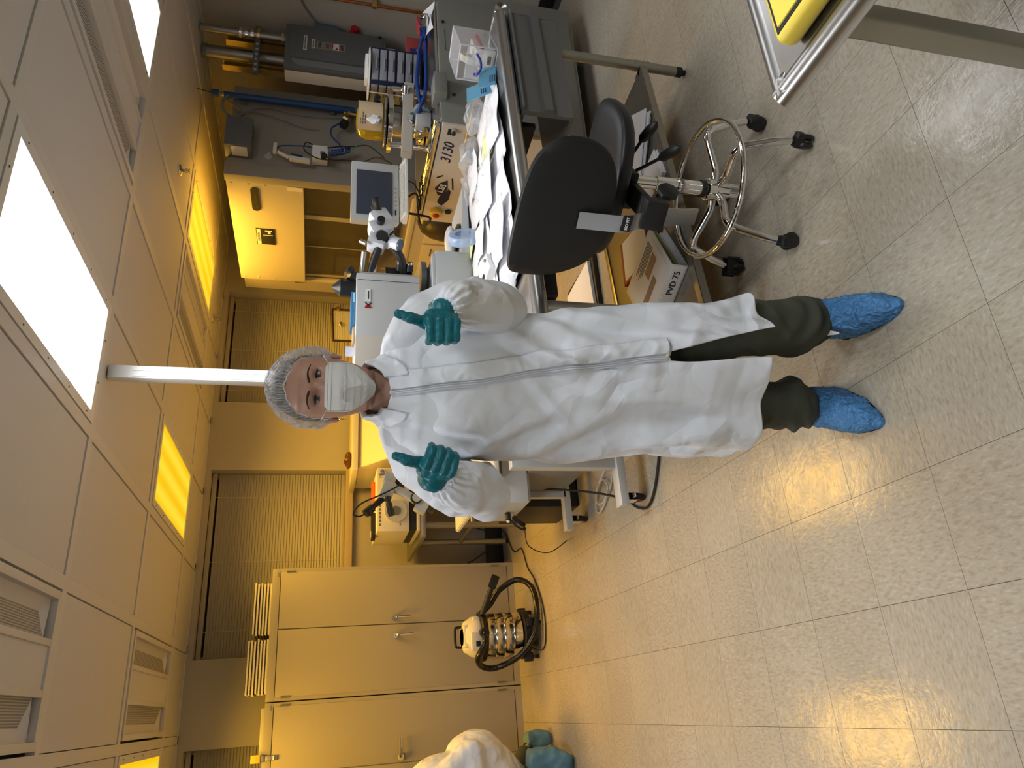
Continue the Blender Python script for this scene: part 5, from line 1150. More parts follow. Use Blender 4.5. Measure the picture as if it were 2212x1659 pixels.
# backrest: outline seen from behind, padded
OUT = [(-.24, .94), (-.245, .86), (-.225, .78), (-.18, .715), (-.11, .683), (0, .678), (.10, .69), (.165, .735), (.19, .81), (.18, .885), (.125, .945), (.03, .972), (-.08, .98), (-.18, .978), (-.225, .965)]
O3 = catmull([Vector((x+.0, 0, z)) for x, z in OUT], 4, True)
bk = MB(); cc = Vector((-.03, 0, .83))
lay = [(.0, -.018), (.55, -.018), (.86, -.016), (.97, -.010), (1, .0), (.985, .010), (.93, .022), (.7, .034), (.35, .040), (.0, .042)]
R_ = []
for f_, y_ in lay[1:-1]:
    ring = []
    for p in O3:
        q = cc.lerp(p, f_)
        bend = -.30+.55*(q.x+.03)**2+.0
        ring.append(bk.bm.verts.new((q.x, bend+y_+.12*(q.z-.83)*-.4, q.z)))
    R_.append(ring)
bk.skin(R_, cap0=True, cap1=True)
M['backshell'] = mat('black_moulded_shell', (.010, .010, .011), .55, bump=.3, bscale=900)
obj('backrest', bk, M['backshell'], S, local=True)
for x, z in ((-.17, .92), (.10, .91), (-.16, .75), (.09, .75)): obj('bolt_hole', MB().cyl((x, -.308+.02, z), (x, -.325+.02, z), .005, n=10), M['ink'], S, local=True)
br_ = MB()
pth = [(-.038, -.322, .79), (-.034, -.334, .72), (-.03, -.345, .66), (-.024, -.338, .62), (-.018, -.325, .585), (-.008, -.32, .52), (.004, -.32, .44), (.006, -.32, .415)]
def strip(pth, w, t, mb):
    P = catmull([Vector(p) for p in pth], 4); n = len(P); A, B, C_, D = [], [], [], []
    for p in P:
        A.append(mb.bm.verts.new(p+Vector((-w/2, 0, 0)))); B.append(mb.bm.verts.new(p+Vector((w/2, 0, 0))))
        C_.append(mb.bm.verts.new(p+Vector((w/2, t, 0)))); D.append(mb.bm.verts.new(p+Vector((-w/2, t, 0))))
    mb.skin([[A[i], B[i], C_[i], D[i]] for i in range(n)])
strip(pth, .052, .005, br_)
obj('back_bracket', br_, M['steel'], S, local=True)
ub = MB(); strip([(-.0, -.315, .44), (0, -.315, .53), (0, -.29, .562), (0, -.20, .565), (0, -.10, .565)], .05, .006, ub)
obj('under_bracket', ub, M['steel'], S, local=True)
obj('bracket_clamp', MB().box(-.045, .045, -.335, -.285, .52, .59, .006), M['black'], S, local=True)
obj('clamp_knob', MB().lathe((.045, -.25, .50), [(.028, 0), (.034, .004), (.034, .016), (.024, .022)], 8, ax=(.9, -.4, 0)).cyl((.0, -.24, .505), (.05, -.25, .50), .008, n=10), M['black'], S, local=True)
bl = obj('brand_plate', MB().cbox((-.0255, -.347, .645), (.05, .0012, .030), (.10, .05, 0)), M['ink'], S, local=True)
a_ = SR; ex_ = Vector((math.cos(a_), math.sin(a_), 0)); ey_ = Vector((-math.sin(a_), math.cos(a_), 0))
text('lettering', 'BIO FIT', .0125, M['label'], bl, Vector((sx_, sy_, .645))+ex_*-.0255+ey_*-.3482, ex_, (0, 0, 1), bold=.0003)
def lever(pts, end):
    l = obj('lever', MB().tube(pts, .0055, 8, sm=3), M['black'], S, local=True)
    e = Vector(end); d = (e-Vector(pts[-1])).normalized()
    obj('paddle', MB().lathe(Vector(pts[-1])-d*.01, [(.010, 0), (.016, .012), (.017, .05), (.013, .075), (.004, .085)], 12, ax=d), M['black'], l, local=True)
lever([(.04, .02, .56), (.10, -.01, .54), (.15, -.03, .53)], (.22, -.07, .51))
lever([(.03, -.04, .555), (.08, -.10, .53), (.13, -.15, .50)], (.19, -.21, .47))
# ================================================================= YELLOW-LIDDED TABLE AT THE RIGHT EDGE
t = thing('steel_cart_table', 'stainless steel table corner in the right foreground carrying a yellow lid', 'table', (1.25, .45, 0))
tt = MB().box(.915, 1.75, -.1, .765, .765, .782, .002)
obj('table_top', tt, M['steel'], t)
obj('rolled_edge', MB().tube([(1.75, .768, .765), (.955, .768, .765), (.925, .762, .765), (.908, .745, .765), (.904, .715, .765), (.904, -.1, .765)], .022, 16, sm=4), M['steel'], t)
for x, y in ((1.02, .70), (1.65, .70), (1.02, 0), (1.65, 0)):
    l = obj('leg', MB().box(x-.022, x+.022, y-.022, y+.022, .03, .765, .008, 3), M['legsteel'], t)
    obj('foot', MB().cyl((x, y, 0), (x, y, .035), .018, n=14), M['rubber'], l)
lid = thing('yellow_lid', 'bright yellow plastic lid lying on the steel table in the right foreground', 'lid', (1.2, .35, .783))
obj('lid_body', MB().box(.925, 1.45, .0, .705, .783, .825, .02, 4), M['yellowtop'], lid)
obj('raised_panel', MB().box(.945, 1.43, .02, .685, .824, .829, .0025, 2), M['yellowtop'], lid)
obj('groove', MB().box(.938, 1.437, .013, .692, .8235, .8258, .001), M['ink'], lid)
# ================================================================= STANDING PERSON
def lerp_tab(tab, z):
    if z <= tab[0][0]: return tab[0][1:]
    for A, B in zip(tab, tab[1:]):
        if z <= B[0]:
            t = (z-A[0])/(B[0]-A[0]); t = t*t*(3-2*t)*.5+t*.5
            return tuple(a+(b-a)*t for a, b in zip(A[1:], B[1:]))
    return tab[-1][1:]
def spow(x, e): return (abs(x)**e)*(1 if x >= 0 else -1)
def gs(x, s): return math.exp(-(x/s)**2)
def ridge(p, f, sd=0.0, k=3.2): return 1-min(1, abs(noise.noise(Vector((p[0]*f+sd, p[1]*f-sd, p[2]*f+2*sd))))*k)
PO = Vector((.78, 1.65, 0))
P_ = thing('person', 'standing person in white coverall, bouffant cap and mask giving two teal-gloved thumbs up', 'person', PO, -YAW)
HX, HV = -.054, .0
HEAD = [(1.27, .115, -.05, .075), (1.30, .088, -.052, .072), (1.325, .062, -.050, .066), (1.36, .052, -.046, .062), (1.383, .0505, -.050, .066), (1.394, .049, -.074, .070), (1.404, .053, -.088, .073),
        (1.44, .064, -.094, .083), (1.47, .0705, -.0945, .092), (1.50, .0735, -.093, .100), (1.53, .0755, -.093, .105), (1.56, .0715, -.0885, .099), (1.585, .0600, -.071, .083), (1.604, .044, -.050, .060), (1.616, .026, -.027, .036), (1.621, .010, -.010, .014)]
def head_pt(a, z):
    hw, vf, vb = lerp_tab(HEAD, z)
    s, c = math.sin(a), math.cos(a)          # a = 0 is the face
    e = 2/2.35 if z > 1.45 else (2/1.9 if z > 1.385 else 1)
    x = hw*spow(s, e if c > 0 else 1)
    y = (vf if c > 0 else vb)*abs(spow(c, e if c > 0 else 1))
    p = Vector((x, y, z))
    if c > 0 and z > 1.385:
        d = 0
        for q in (-1, 1):
            d += .0095*gs(x-q*.0262, .016)*gs(z-1.5165, .0115)
            d -= .0035*gs(x-q*.028, .022)*gs(z-1.536, .009)
            d -= .004*gs(x-q*.042, .018)*gs(z-1.487, .016)
            d += .006*gs(x-q*.050, .012)*gs(z-1.43, .03)
        d -= .010*gs(x, .0085)*gs(z-1.508, .013)+.020*gs(x, .0115)*gs(z-1.487, .014)+.016*gs(x, .016)*gs(z-1.470, .010)
        d -= .006*gs(x, .024)*gs(z-1.438, .010)-.004*gs(x, .02)*gs(z-1.42, .006)
        d -= .006*gs(x, .02)*gs(z-1.404, .012)
        p.y += d
    yw = .07                                  # slight turn of the head
    if z > 1.36:
        k = min(1, (z-1.36)/.03); cy, sy = math.cos(yw*k), math.sin(yw*k)
        p = Vector((p.x*cy-p.y*sy, p.x*sy+p.y*cy, p.z))
    return Vector((HX+p.x, HV+p.y, z))
hb = MB()
def hf(u, w):
    z = 1.27+.351*w
    return head_pt(2*PI*u, z)
hb.grid(hf, 150, 170, loop=True)
hb.bm.verts.ensure_lookup_table()
hb.bm.faces.new([hb.bm.verts[150*169+i] for i in range(150)])
# shoulders and trunk in the same mesh
TR_ = [(0.80, .165, -.10, .09), (.95, .15, -.095, .08), (1.10, .135, -.095, .08), (1.22, .145, -.10, .085), (1.255, .140, -.07, .08)]
rings = []
for k in range(16):
    z = .80+.465*k/15; hw, vf, vb = lerp_tab(TR_, z); f_ = (z-.8)/.46; cx = -.005-.045*f_
    rings.append([hb.bm.verts.new((cx+hw*math.sin(2*PI*i/150), (vf if math.cos(2*PI*i/150) > 0 else -vb)*math.cos(2*PI*i/150), z)) for i in range(150)])
hb.skin(rings, cap0=True, cap1=False)
V_ = hb.bm.verts; V_.ensure_lookup_table()
for i in range(150): hb.bm.faces.new((rings[-1][i], rings[-1][(i+1) % 150], V_[(i+1) % 150], V_[i]))
body = obj('body', hb, M['skin'], P_, local=True, ang=60)
def fpt(x, z, off=0):
    """point on the face at lateral x (from head centre), height z, pushed off forward"""
    lo, hi = -PI/2, PI/2
    for _ in range(30):
        m_ = (lo+hi)/2
        if (head_pt(m_, z).x-HX) < x: lo = m_
        else: hi = m_
    q = head_pt(lo, z); q.y -= off; return q
for s_, ex0, ez in ((1, .0292, 1.5160), (-1, -.0232, 1.5165)):
    c = fpt(ex0, ez); c.y += .0085
    e = obj('eyeball', MB().ball(c, .0118, 24, 18), M['eyewhite'], P_, local=True)
    gd = Vector((-.02*0, -1, -.03)).normalized()
    ic = c+gd*.0098
    obj('iris', MB().lathe(ic, [(.0056, 0), (.0054, .0012), (.003, .0021), (.0005, .0023)], 24, ax=gd), M['iris'], e, local=True)
    obj('pupil', MB().lathe(ic+gd*.0019, [(.0024, 0), (.0022, .0007), (.0003, .0009)], 16, ax=gd), M['ink'], e, local=True)
    def lidf(top):
        def f(u, w):
            a = -1.25+2.5*u
            if top: el = math.radians(24-30*abs(u-.5)**2*4*.55)+w*math.radians(58)
            else: el = math.radians(-24+20*abs(u-.5)**2*4)-w*math.radians(50)
            r = .0129+.0008*w
            return c+Vector((math.sin(a)*math.cos(el)*r*1.28, -math.cos(a)*math.cos(el)*r, math.sin(el)*r))
        return f
    obj('upper_lid', MB().grid(lidf(True), 24, 10), M['lid'], e, local=True)
    obj('lower_lid', MB().grid(lidf(False), 24, 8), M['skin'], e, local=True)
    lf = lidf(True)
    lash = MB().tube([lf(k/14, 0)+Vector((0, -.0006, -.0004)) for k in range(15)], lambda t: .0008+.0013*math.sin(PI*t), 6)
    for k in range(13):
        q = lf(.06+.88*k/12, 0); d = Vector(((k-6)*.0006*1.0, -.0035, .0024+.0006*math.sin(k))); lash.tube([q, q+d*.6+Vector((0, 0, -.0004)), q+d*1.3], lambda t: .00035*(1-t*.7), 4)
    obj('eyelashes', lash, M['ink'], e, local=True)
    lf2 = lidf(False)
    obj('lower_lash_line', MB().tube([lf2(k/14, 0)+Vector((0, -.0003, 0)) for k in range(15)], .0004, 5), M['brow'], e, local=True)
    bw = MB(); bp_ = []
    for k in range(15):
        t = k/14; xx = ex0+s_*(-.017+.042*t)+(0); zz = 1.5345+.0048*math.sin(PI*(t*.85+.02))-.004*max(0, t-.6)*1.6
        bp_.append(fpt(xx, zz, .0006))
    bw.tube(bp_, lambda t: .0033*(1-.6*t)*(.6+.4*min(1, t*6)), 8, sm=0)
    for q in bw.bm.verts: q.co.y += .0012
    obj('eyebrow', bw, M['brow'], P_, local=True)
# ears
for s_ in (-1, 1):
    er = MB(); c = Vector((HX+s_*.0765, .012, 1.492))
    er.ball(c, .03, 24, 16, (.28, .62, 1.0))
    for q in er.bm.verts:
        l = q.co-c; q.co.x += s_*(.35*max(0, l.y)); q.co.x -= s_*.006*gs(l.y+.002, .008)*gs(l.z-.002, .014)
    er_ = obj('ear', er, M['skin'], P_, local=True)
    if s_ < 0: obj('hoop_earring', MB().tube([(c.x+.002+.0*k, c.y-.004+.0115*math.cos(2*PI*k/24), c.z-.036+.0115*math.sin(2*PI*k/24)) for k in range(24)], .0009, 6, loop=True), M['brass'], er_, local=True)
# hair and cap over the skull
EDGE = [(0, 43), (25, 38), (47, 24), (62, 6), (74, -10), (88, -30), (110, -42), (150, -52), (180, -55)]
def edge_el(a):
    d = abs(math.degrees(a)); d = 360-d if d > 180 else d
    d2 = d
    return math.radians(lerp_tab([(x, y) for x, y in EDGE], d2)[0])
CC = Vector((HX, .006, 1.524))
def skull(a, el, ax, ay, az):
    return CC+Vector((math.sin(a)*math.cos(el)*ax, -math.cos(a)*math.cos(el)*ay*(1 if math.cos(a) > 0 else 1.0), math.sin(el)*az))
def cap_fn(puff, tuck, sd, edge_off=0):
    def f(u, w):
        a = 2*PI*u-.07; e0 = edge_el((a+PI) % (2*PI)-PI)+edge_off
        el = e0+(PI/2-e0)*w
        k = min(1, w/.22); k = k*k*(3-2*k)
        g = puff*k
        low = max(0, -math.sin(el)); side = abs(math.sin(a))
        p = skull(a, el, .0775+g+.006*low*side*k, .101+g*1.1, .099+g*.85)
        if low > 0 and math.cos(a) < .2: p.y += -.012*low
        d = (p-CC).normalized()
        fall = math.sin(PI*min(1, max(.0, w*.96+.04)))**.6
        am = tuck*fall
        n = noise.noise(Vector((a*4.2, w*3+sd, sd)))*1.3+math.sin(26*a+4*noise.noise(Vector((a*2, w*2, sd))))*.45*(1-w)+(ridge(p, 34, sd, 4)-.5)*.9+(ridge(p, 70, sd, 4)-.5)*.35
        return p+d*am*n
    return f
obj('hair', MB().grid(cap_fn(.0045, .0016, 3, math.radians(1.5)), 96, 40, loop=True), M['hair'], P_, local=True)
cap = obj('bouffant_cap', MB().grid(cap_fn(.0200, .0050, 9), 300, 110, loop=True), M['cap'], P_, local=True, ang=80)
cf = cap_fn(.0200, .0050, 9)
ed = MB().tube([cf(k/160, .004)+(cf(k/160, .004)-CC).normalized()*(.0008*math.sin(k*2.2)) for k in range(160)], .0021, 8, loop=True)
obj('elastic_edge', ed, mat('cap_elastic', (.74, .74, .74), .7), cap, local=True)
pl = MB()
random.seed(12)
for k in range(56):   # gathered pleat ridges of the film
    u0 = k/56+random.uniform(-.006, .006); w1 = random.uniform(.25, .62)
    pts = []
    for j in range(7):
        w = .01+w1*j/6; q = cf(u0+.010*noise.noise(Vector((k, j*.5, 0))), w); pts.append(q+(q-CC).normalized()*.0006)
    pl.tube(pts, lambda t: .0009*(1-t)+.0001, 5, sm=3)
tag(obj('gathers', pl, mat('cap_gather', (.82, .83, .86), .5, alpha=.75), cap, local=True), kind='stuff')
# mask
def mk(u, w, off=0):
    t = u*2-1
    hw = .0585*(1-.0*w) if w < .45 else .0585-(.0585-.020)*((w-.45)/.55)**1.35
    z = 1.4995-.112*w+.004*(1-t*t)*(.3-w)
    cy = lerp_tab([(0, -.1135), (.12, -.1225), (.30, -.1315), (.55, -.1275), (.8, -.118), (1, -.092)], w)[0]
    k = .052 if w < .5 else .052-.02*(w-.5)
    y = cy+k*abs(t)**1.9
    y -= .0016*((w*7.0) % 1.0 if w > .38 else (.5 if w > .1 else 0))*(1-t**6)
    p = Vector((t*hw, y, z)); n_ = noise.noise(Vector((t*2.2, w*5, 4)))*.0028*(1 if w > .35 else .2)+(ridge((t*.06, w*.11, 0), 30, 2, 4)-.5)*.0022*(1 if w > .36 else 0)
    p.y -= n_+off
    cy_, sy_ = math.cos(.07), math.sin(.07)
    return Vector((HX+p.x*cy_-p.y*sy_, p.x*sy_+p.y*cy_, p.z))
mo = obj('face_mask', MB().grid(lambda u, w: mk(u, w), 80, 110), M['mask'], P_, local=True, ang=60)
q_ = mo.modifiers.new('thickness', 'SOLIDIFY'); q_.thickness = .0012
seam = MB()
for w in (.055, .125, .40): seam.tube([mk(k/24, w, .0006) for k in range(25)], .0006, 5)
for u in (.025, .975): seam.tube([mk(u, k/14*.5, .0006) for k in range(15)], .0007, 5)
obj('stitched_seams', seam, mat('mask_seam', (.62, .63, .64), .8), mo, local=True)
for s_, u in ((1, .985), (-1, .015)):
    a = mk(u, .03); b_ = mk(u, .46)
    e = Vector((HX+s_*.080, .0, 1.507)); f2 = Vector((HX+s_*.078, .01, 1.468))
    obj('ear_loop', MB().tube([a, a.lerp(e, .5)+Vector((s_*.004, -.002, .002)), e], .0013, 6, sm=4), mo.data.materials[0], mo, local=True)
# ---------------------------------------------------------------- coverall
COAT = [  # z, centre x, half width, front v, back v
 (.385, .020, .222, -.150, .150), (.52, .008, .212, -.150, .135), (.66, .0, .206, -.148, .125), (.79, -.014, .205, -.142, .118), (.883, -.026, .200, -.138, .112),
 (.964, -.040, .190, -.135, .105), (1.06, -.044, .182, -.134, .10), (1.16, -.046, .178, -.132, .10), (1.22, -.050, .176, -.126, .10), (1.28, -.056, .168, -.108, .098), (1.32, -.062, .142, -.088, .092),
 (1.35, -.060, .108, -.070, .084), (1.385, -.056, .070, -.054, .072), (1.42, -.054, .058, -.046, .066)]
def zipx(z): return lerp_tab([(.385, .105), (.66, .056), (.957, .013), (1.185, -.029), (1.36, -.057)], z)[0]
def ztop(a):
    d = abs((a+PI) % (2*PI)-PI)
    return lerp_tab([(0, 1.347), (.25, 1.353), (.7, 1.376), (1.2, 1.396), (PI, 1.41)], d)[0]
LINES = [ # large folds: x0,z0,x1,z1,width,amp (front only)
 (.10, 1.10, -.01, .88, .020, .012), (.13, 1.02, .06, .80, .022, .011), (.16, .95, .12, .62, .018, .010), (-.19, 1.15, -.10, .98, .020, .012), (-.20, 1.02, -.08, .78, .024, .012), (-.21, .90, -.12, .50, .022, .012),
 (-.15, .80, -.16, .42, .02, .010), (-.05, .86, -.08, .42, .022, .009), (.15, .75, .17, .42, .02, .010), (.06, 1.25, .10, 1.10, .02, .008), (-.12, 1.30, -.15, 1.12, .018, .008), (.08, .98, .02, .70, .014, .007), (-.02, 1.02, -.14, .90, .016, .007)]
TRI = [(Vector(d).normalized(), f, ph) for d, f, ph in (((.7, .2, .7), 4.2, .1), ((-.6, .3, .75), 5.1, .4), ((.95, 0, .25), 3.3, .7), ((.2, .2, 1), 6.3, .2), ((-.9, .1, .5), 8.5, .9), ((.5, .1, .9), 11.0, .5))]
def crumple(p, sd=0.0):
    h = 0
    for k, (d, f, ph) in enumerate(TRI):
        x = p.dot(d)*f+ph+sd+.55*noise.noise(Vector((p.x*4+k*3+sd, p.y*4, p.z*3)))
        m_ = noise.noise(Vector((p.x*3.1+k*9+sd, p.y*3, p.z*2.6+k)))
        m_ = max(0, min(1, m_*2.4+.35))
        h += (abs(x-math.floor(x)-.5)*2-.5)*m_/f
    return h*4.0
def coat_pt(a, zf):
    """a: 0 front .. 2pi, zf: 0 hem .. 1 neck edge"""
    zt = ztop(a)
    z = .385+(zt-.385)*zf
    cx, hw, vf, vb = lerp_tab(COAT, z)
    s, c = math.sin(a), math.cos(a); e = 2/2.35
    x = hw*spow(s, e); y = (vf if c > 0 else -vb)*spow(c, e)
    k = max(0, min(1, (1.3-z)/.9))             # more drape towards the hem
    top = max(0, min(1, (zt-z)/.06))
    p = Vector((cx+x, y, z)); n_ = Vector((x/hw/hw, y/.13/.13, 0)).normalized()
    dr = (.010*k*k+.002)*math.sin(a*6.0+2.2*noise.noise(Vector((z*1.8, a*.8, 1)))+.6)+.006*k*math.sin(a*11+z*5)
    cr = .0125*crumple(p, 1.7)+.007*noise.noise(p*4.5)
    f_ = 0
    if c > -.1:
        for x0, z0, x1, z1, w_, am in LINES:
            dx, dz = x1-x0, z1-z0; L2 = dx*dx+dz*dz; t = ((p.x-x0)*dx+(p.z-z0)*dz)/L2
            if -.15 < t < 1.15:
                tt = max(0, min(1, t)); d = ((p.x-x0)*dz-(p.z-z0)*dx)/math.sqrt(L2)
                env = math.sin(PI*(t+.15)/1.3)
                f_ += am*env*(gs(d, w_)-.6*gs(d-w_*1.3, w_*.8))
    return p+n_*((dr+cr)*top+f_*top*1.3)
def open_half(z):  # half opening of the front slit below the zip
    if z > .668: return 0
    return .010+.030*((.668-z)/.28)**.8
def front_a(x, z, lo=-1.5, hi=1.5):
    for _ in range(26):
        m_ = (lo+hi)/2; cx, hw, vf, vb = lerp_tab(COAT, z)
        if cx+hw*spow(math.sin(m_), 2/2.35) < x: lo = m_
        else: hi = m_
    return lo
FA = {}
def coat_grid(u, w):
    z = .385+(1.36-.385)*w
    if w not in FA:
        xz = zipx(z); gap = open_half(z); FA[w] = (front_a(xz+gap, z), front_a(xz-gap, z))
    aR, aL = FA[w]
    a = aR+(2*PI-(aR-aL))*u
    zf = w
    p = coat_pt(a, zf)
    if z < .70:
        ed = min(u, 1-u)*2*PI*.2
        p.y -= .012*gs(ed, .03)*min(1, (.70-z)/.2)
    # hem corner at the slit hangs lower on the right panel
    if z < .60: p.z -= (.02*gs(u, .05)-.012*gs(u-.18, .08))*(.60-z)/.215
    return p
cm = MB(); cm.grid(coat_grid, 340, 280)
bmesh.ops.remove_doubles(cm.bm, verts=cm.bm.verts, dist=.0004)
coat = obj('coverall', cm, M['coat'], P_, local=True, ang=75)
q_ = coat.modifiers.new('thickness', 'SOLIDIFY'); q_.thickness = .0016; q_.offset = -1
def front_pt(x, z, off):
    a = front_a(x, z); zf = (z-.385)/(ztop(a)-.385)
    zf = min(1, zf); p = coat_pt(a, zf); p.y -= off; return p
# storm flap and zip
fl = MB()
def flap(u, w):
    z = .672+(1.352-.672)*w; x = zipx(z)+.005+.040*u
    return front_pt(x, z, .0075+.0035*math.sin(u*PI)+.002*noise.noise(Vector((u*2, z*14, 0)))+.0028*(ridge((u*.04, z, 0), 22, 1, 4)-.4))
fl.grid(flap, 16, 200)
fo_ = obj('storm_flap', fl, M['coat'], coat, local=True, ang=75); q_ = fo_.modifiers.new('thickness', 'SOLIDIFY'); q_.thickness = .0022; q_.offset = 0
M['ziptape'] = mat('zip_tape', (.60, .64, .72), .6)
zt_ = MB().grid(lambda u, w: front_pt(zipx(.672+.676*w)-.011+.020*u, .672+.676*w, .0035), 6, 160)
obj('zip_tape', zt_, M['ziptape'], coat, local=True)
zc = MB()
for o_ in (-.0034, .0018): zc.tube([front_pt(zipx(.672+.676*k/90)+o_-.001, .672+.676*k/90, .005) for k in range(91)], .0013, 6)
obj('zip_teeth', zc, mat('zip_coil', (.74, .77, .82), .35), coat, local=True)
tp_ = front_pt(-.0575, 1.345, .008)
obj('zip_slider', MB().cbox(tp_, (.009, .006, .012), (0, 0, 0), .002).cbox(tp_+Vector((.001, -.003, -.012)), (.005, .002, .014), (.2, 0, 0), .001), M['label'], coat, local=True)
bp2 = front_pt(.057, .676, .007)
obj('zip_stop', MB().cbox(bp2, (.010, .005, .008), (0, 0, 0), .001), M['cream'], coat, local=True)
# collar: wide soft band folded outwards round the neck, longer points in front
def coll(u, w):
    a = -PI+.30+(2*PI-.60)*u; a = a+PI   # from front-right round the back to front-left
    a0 = .28+(2*PI-.56)*u
    base = coat_pt(a0, .995)
    s, c = math.sin(a0), math.cos(a0)
    out = Vector((s*.9, -c, 0)).normalized()
    fr = gs(min(u, 1-u), .10)
    L_ = .026+.016*fr
    th = w
    p = base+Vector((0, 0, .018*math.sin(PI*min(1, th*1.7))*1.0))+out*(-.006+(L_+.006)*th**1.2)-Vector((0, 0, .030*th*th))*(1+.25*fr)
    p += out*(.004*noise.noise(Vector((u*14, w*2, 3)))*th+.004*(ridge((u*.5, w*.06, 0), 16, 5, 4)-.4)*th)
    return p
cl = obj('collar', MB().grid(coll, 200, 18), M['coat'], coat, local=True, ang=75); q_ = cl.modifiers.new('thickness', 'SOLIDIFY'); q_.thickness = .002
# sleeves
def sleeve(pts, rad, sd, side):
    P = catmull([Vector(p) for p in pts], 16); n = len(P); N = 120
    mb = MB(); prev = None; rings = []
    for i, p in enumerate(P):
        t = i/(n-1); d = (P[min(i+1, n-1)]-P[max(i-1, 0)]).normalized()
        if prev is None: a = Vector((0, 1, 0)).cross(d)
        else: a = prev-d*prev.dot(d)
        a.normalize(); prev = a; b = d.cross(a)
        rx, ry = lerp_tab(rad, t)
        ring = []
        for k in range(N):
            th = 2*PI*k/N; o_ = a*math.cos(th)*rx+b*math.sin(th)*ry; q = p+o_; nn = o_.normalized()
            am = .006+.006*gs(t-.52, .14)
            q += nn*(am*1.5*crumple(q*1.5, sd)+.007*noise.noise(q*7+Vector((sd, 0, 0))))
            if t > .86: q += nn*(.0042*math.sin(th*17+sd)*(t-.86)/.14+.003*noise.noise(Vector((th*5, t*30, sd))))
            # soft crossways folds in the elbow bend
            q += nn*.006*math.sin(t*62+2*noise.noise(Vector((th, t*4, sd))))*gs(t-.50, .13)*(.5+.5*math.cos(th+sd))
            ring.append(mb.bm.verts.new(q))
        rings.append(ring)
    mb.skin(rings, cap0=False, cap1=True)
    o = obj('sleeve', mb, M['coat'], coat, local=True, ang=75)
    q_ = o.modifiers.new('thickness', 'SOLIDIFY'); q_.thickness = .0014; q_.offset = -1
    e = MB(); last = P[-1]; dd = (P[-1]-P[-3]).normalized(); rx, ry = rad[-1][1:]
    a = prev; b = dd.cross(a)
    e.tube([last+a*math.cos(2*PI*k/60)*rx*1.0+b*math.sin(2*PI*k/60)*ry+dd*(.002*math.sin(k*1.9)) for k in range(60)], .0035, 8, loop=True)
    obj('cuff_band', e, M['coat'], o, local=True)
    return o
sleeve([(-.035, .0, 1.305), (.045, .005, 1.300), (.110, .012, 1.268), (.148, .018, 1.20), (.162, .012, 1.13), (.160, -.025, 1.085), (.158, -.085, 1.105), (.154, -.14, 1.150), (.146, -.195, 1.212), (.130, -.232, 1.252)],
       [(0, .062, .060), (.2, .072, .078), (.4, .072, .080), (.55, .070, .076), (.68, .068, .070), (.80, .060, .062), (.90, .050, .052), (.96, .038, .040), (1, .0275, .0315)], 2.0, 1)
sleeve([(-.09, .0, 1.305), (-.165, .005, 1.298), (-.228, .012, 1.262), (-.275, .018, 1.195), (-.308, .012, 1.135), (-.305, -.025, 1.105), (-.290, -.085, 1.122), (-.275, -.14, 1.158), (-.258, -.195, 1.212), (-.243, -.232, 1.246)],
       [(0, .062, .060), (.2, .070, .078), (.4, .070, .080), (.55, .070, .078), (.68, .068, .072), (.80, .058, .062), (.90, .050, .052), (.96, .038, .040), (1, .0275, .0315)], 6.0, -1)
# gloved hands
GT = bpy.data.textures.new('glove_folds', 'CLOUDS'); GT.noise_scale = .028; GT.noise_type = 'HARD_NOISE'; GT.noise_depth = 1
def hand(c, s, lean, tw, name_off):
    """fist with thumb up; c centre of the fist, s=+1: wrist to the picture right, knuckle row on that side"""
    mb = MB()
    def pt(x, y, z):           # x: towards finger bends (picture centre), y: away from the camera, z: up
        X = Vector((-s*x, y, z)); X = Matrix.Rotation(tw, 3, 'Y') @ X
        return Vector(c)+X
    def cap_(a, b, r0, r1):
        a, b = pt(*a), pt(*b); d = b-a; n = max(2, int(d.length/.004))
        for k in range(n+1):
            t = k/n; mb.ball(a.lerp(b, t), r0+(r1-r0)*t, 14, 10)
    # palm and back of the hand
    for (a, b, r0, r1) in (((-.026, .030, .022), (-.004, -.006, .024), .016, .015), ((-.028, .034, .004), (-.006, -.006, .006), .017, .015), ((-.028, .036, -.012), (-.007, -.004, -.012), .017, .014),
                           ((-.024, .036, -.024), (-.008, .0, -.026), .015, .013), ((-.034, .062, .0), (-.020, .03, .0), .024, .022), ((-.030, .06, .008), (-.010, .02, .020), .02, .016), ((-.040, .052, -.008), (-.046, .120, -.012), .0295, .030)):
        cap_(a, b, r0, r1)
    # four curled fingers
    for z, r, ln in ((.0275, .0105, 1.0), (.0085, .0108, 1.06), (-.0105, .0104, 1.0), (-.0275, .0094, .86)):
        k0 = (-.012, -.012, z*1.04); k1 = (.004+.022*ln, -.019*ln+.002, z); k2 = (.010+.020*ln, .006, z*.98); k3 = (-.002+.010*ln, .014, z*.96)
        cap_(k0, k1, r*1.08, r); cap_(k1, k2, r, r*.94); cap_(k2, k3, r*.94, r*.86)
    # thumb
    th = [(-.022, .030, .012), (-.010, .008, .040), (-.016+lean*.3, -.004, .068), (-.022+lean, -.002, .095)]
    cap_(th[0], th[1], .0185, .0155); cap_(th[1], th[2], .0138, .0125); cap_(th[2], th[3], .0128, .0098)
    o = obj('glove', mb, M['glove'], P_, local=True, ang=180)
    q = o.modifiers.new('merge', 'REMESH'); q.mode = 'VOXEL'; q.voxel_size = .002; q.use_smooth_shade = True
    q = o.modifiers.new('soften', 'SMOOTH'); q.factor = .5; q.iterations = 4
    q = o.modifiers.new('wrinkles', 'DISPLACE'); q.texture = GT; q.strength = .0038; q.mid_level = .4; q.texture_coords = 'LOCAL'
    return o
hand((.088, -.285, 1.262), 1, .0, 0, 0)
hand((-.203, -.285, 1.258), -1, .012, .28, 0)
